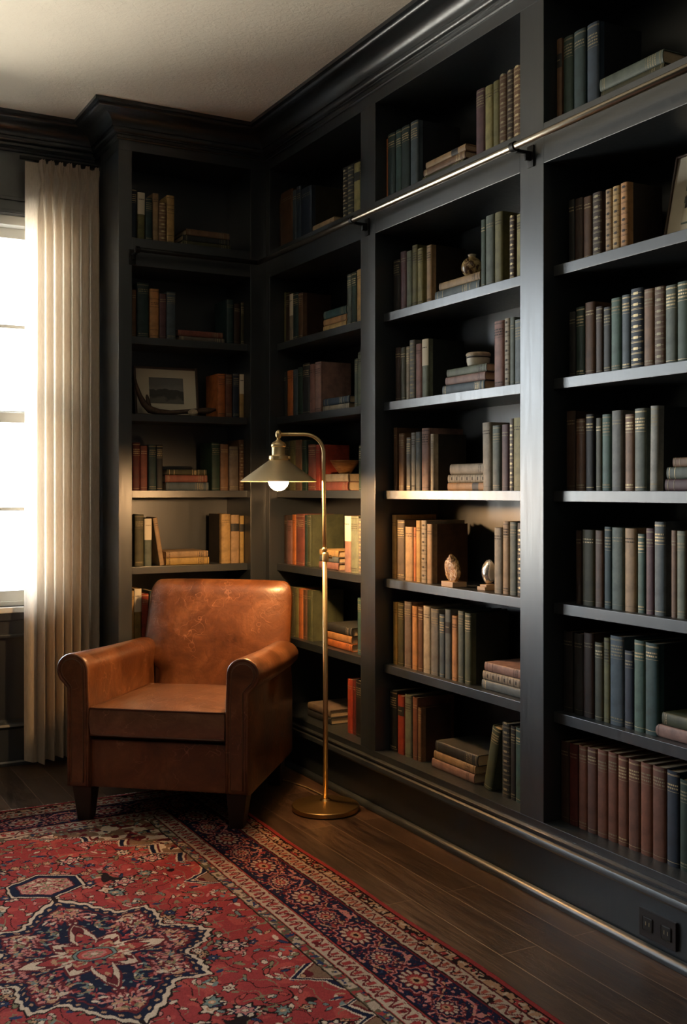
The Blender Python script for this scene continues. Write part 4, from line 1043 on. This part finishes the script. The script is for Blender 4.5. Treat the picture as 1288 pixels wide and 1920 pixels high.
ca.data.foreach_set('color', cc.ravel())
m, nt, b, o_ = newmat('rug_wool')
at = nt.nodes.new('ShaderNodeAttribute'); at.attribute_name = 'weave'
L(nt, at.outputs['Color'], b.inputs['Base Color']); b.inputs['Roughness'].default_value = .95; b.inputs['Specular IOR Level'].default_value = .04

bump(nt, b, noise(nt, coords(nt, (1, 2.2, 1)), 420, 2, .6), .5, .002); M['rug'] = m
me.materials.append(m)
rug = thing('oriental_rug', 'red and navy oriental rug with a central medallion and cream fringe under the armchair', 'rug', (rcx, rcy, 0))
o = bpy.data.objects.new('pile', me); C.objects.link(o); o.parent = rug
bm = bmesh.new(); rf = random.Random(5)
for sgn in (1, -1):
    x = -hx+.004
    while x < hx-.003:
        if sgn == 1 or int(x*1000) % 3 == 0:
            l = rf.uniform(.016, .030); dx = rf.uniform(-.008, .008)
            tube(bm, [(x, sgn*(hy-.003), .007), (x+dx*.4, sgn*(hy+l*.5), .004), (x+dx, sgn*(hy+l), .0022)], [.0024, .0022, .0012], 4)
        x += .0042
fo = obj('fringe', bm, 'fringe', rug); fo['kind'] = 'stuff'

# ------------------------------------------------------------------ light
SKY, GROUND_FILL = 24.0, 34.0
w = bpy.data.worlds.new('World'); sc.world = w; w.use_nodes = True
bg = w.node_tree.nodes['Background']; wn = w.node_tree
tc = wn.nodes.new('ShaderNodeTexCoord'); sp = wn.nodes.new('ShaderNodeSeparateXYZ'); wn.links.new(tc.outputs['Generated'], sp.inputs[0])
mr = wn.nodes.new('ShaderNodeMapRange'); mr.inputs['From Min'].default_value = -.06; mr.inputs['From Max'].default_value = .06; wn.links.new(sp.outputs['Z'], mr.inputs['Value'])
# overcast sky above a brighter lower half added to light the ceiling
wc = mixc(wn, mr.outputs[0], (GROUND_FILL*.98, GROUND_FILL*.94, GROUND_FILL*.83), (SKY*.84, SKY*.95, SKY*1.04)); wn.links.new(wc, bg.inputs[0]); bg.inputs[1].default_value = 1.0
pl = bpy.data.lights.new('window_portal', 'AREA'); pl.shape = 'RECTANGLE'; pl.size = WX[1]-WX[0]; pl.size_y = WZ[1]-WZ[0]
pl.cycles.is_portal = True
po = bpy.data.objects.new('window_portal', pl); C.objects.link(po); po.location = ((WX[0]+WX[1])/2, YW+.16, (WZ[0]+WZ[1])/2); po.rotation_euler = (-PI/2, 0, 0)

# ------------------------------------------------------------------ camera
cd = bpy.data.cameras.new('Camera'); cam = bpy.data.objects.new('Camera', cd); C.objects.link(cam)
cam.location = (0, 0, H); cam.rotation_euler = (PI/2, 0, -YAW)
cd.sensor_fit = 'VERTICAL'; cd.sensor_height = 36; cd.sensor_width = 24.15; cd.lens = 36*F/1920; cd.shift_y = -(960-VH)/1920
cd.clip_start = .05
sc.camera = cam
sc.view_settings.view_transform = 'Standard'; sc.view_settings.look = 'None'; sc.view_settings.gamma = 1; sc.view_settings.use_curve_mapping = False
sc.view_settings.exposure = 0.0
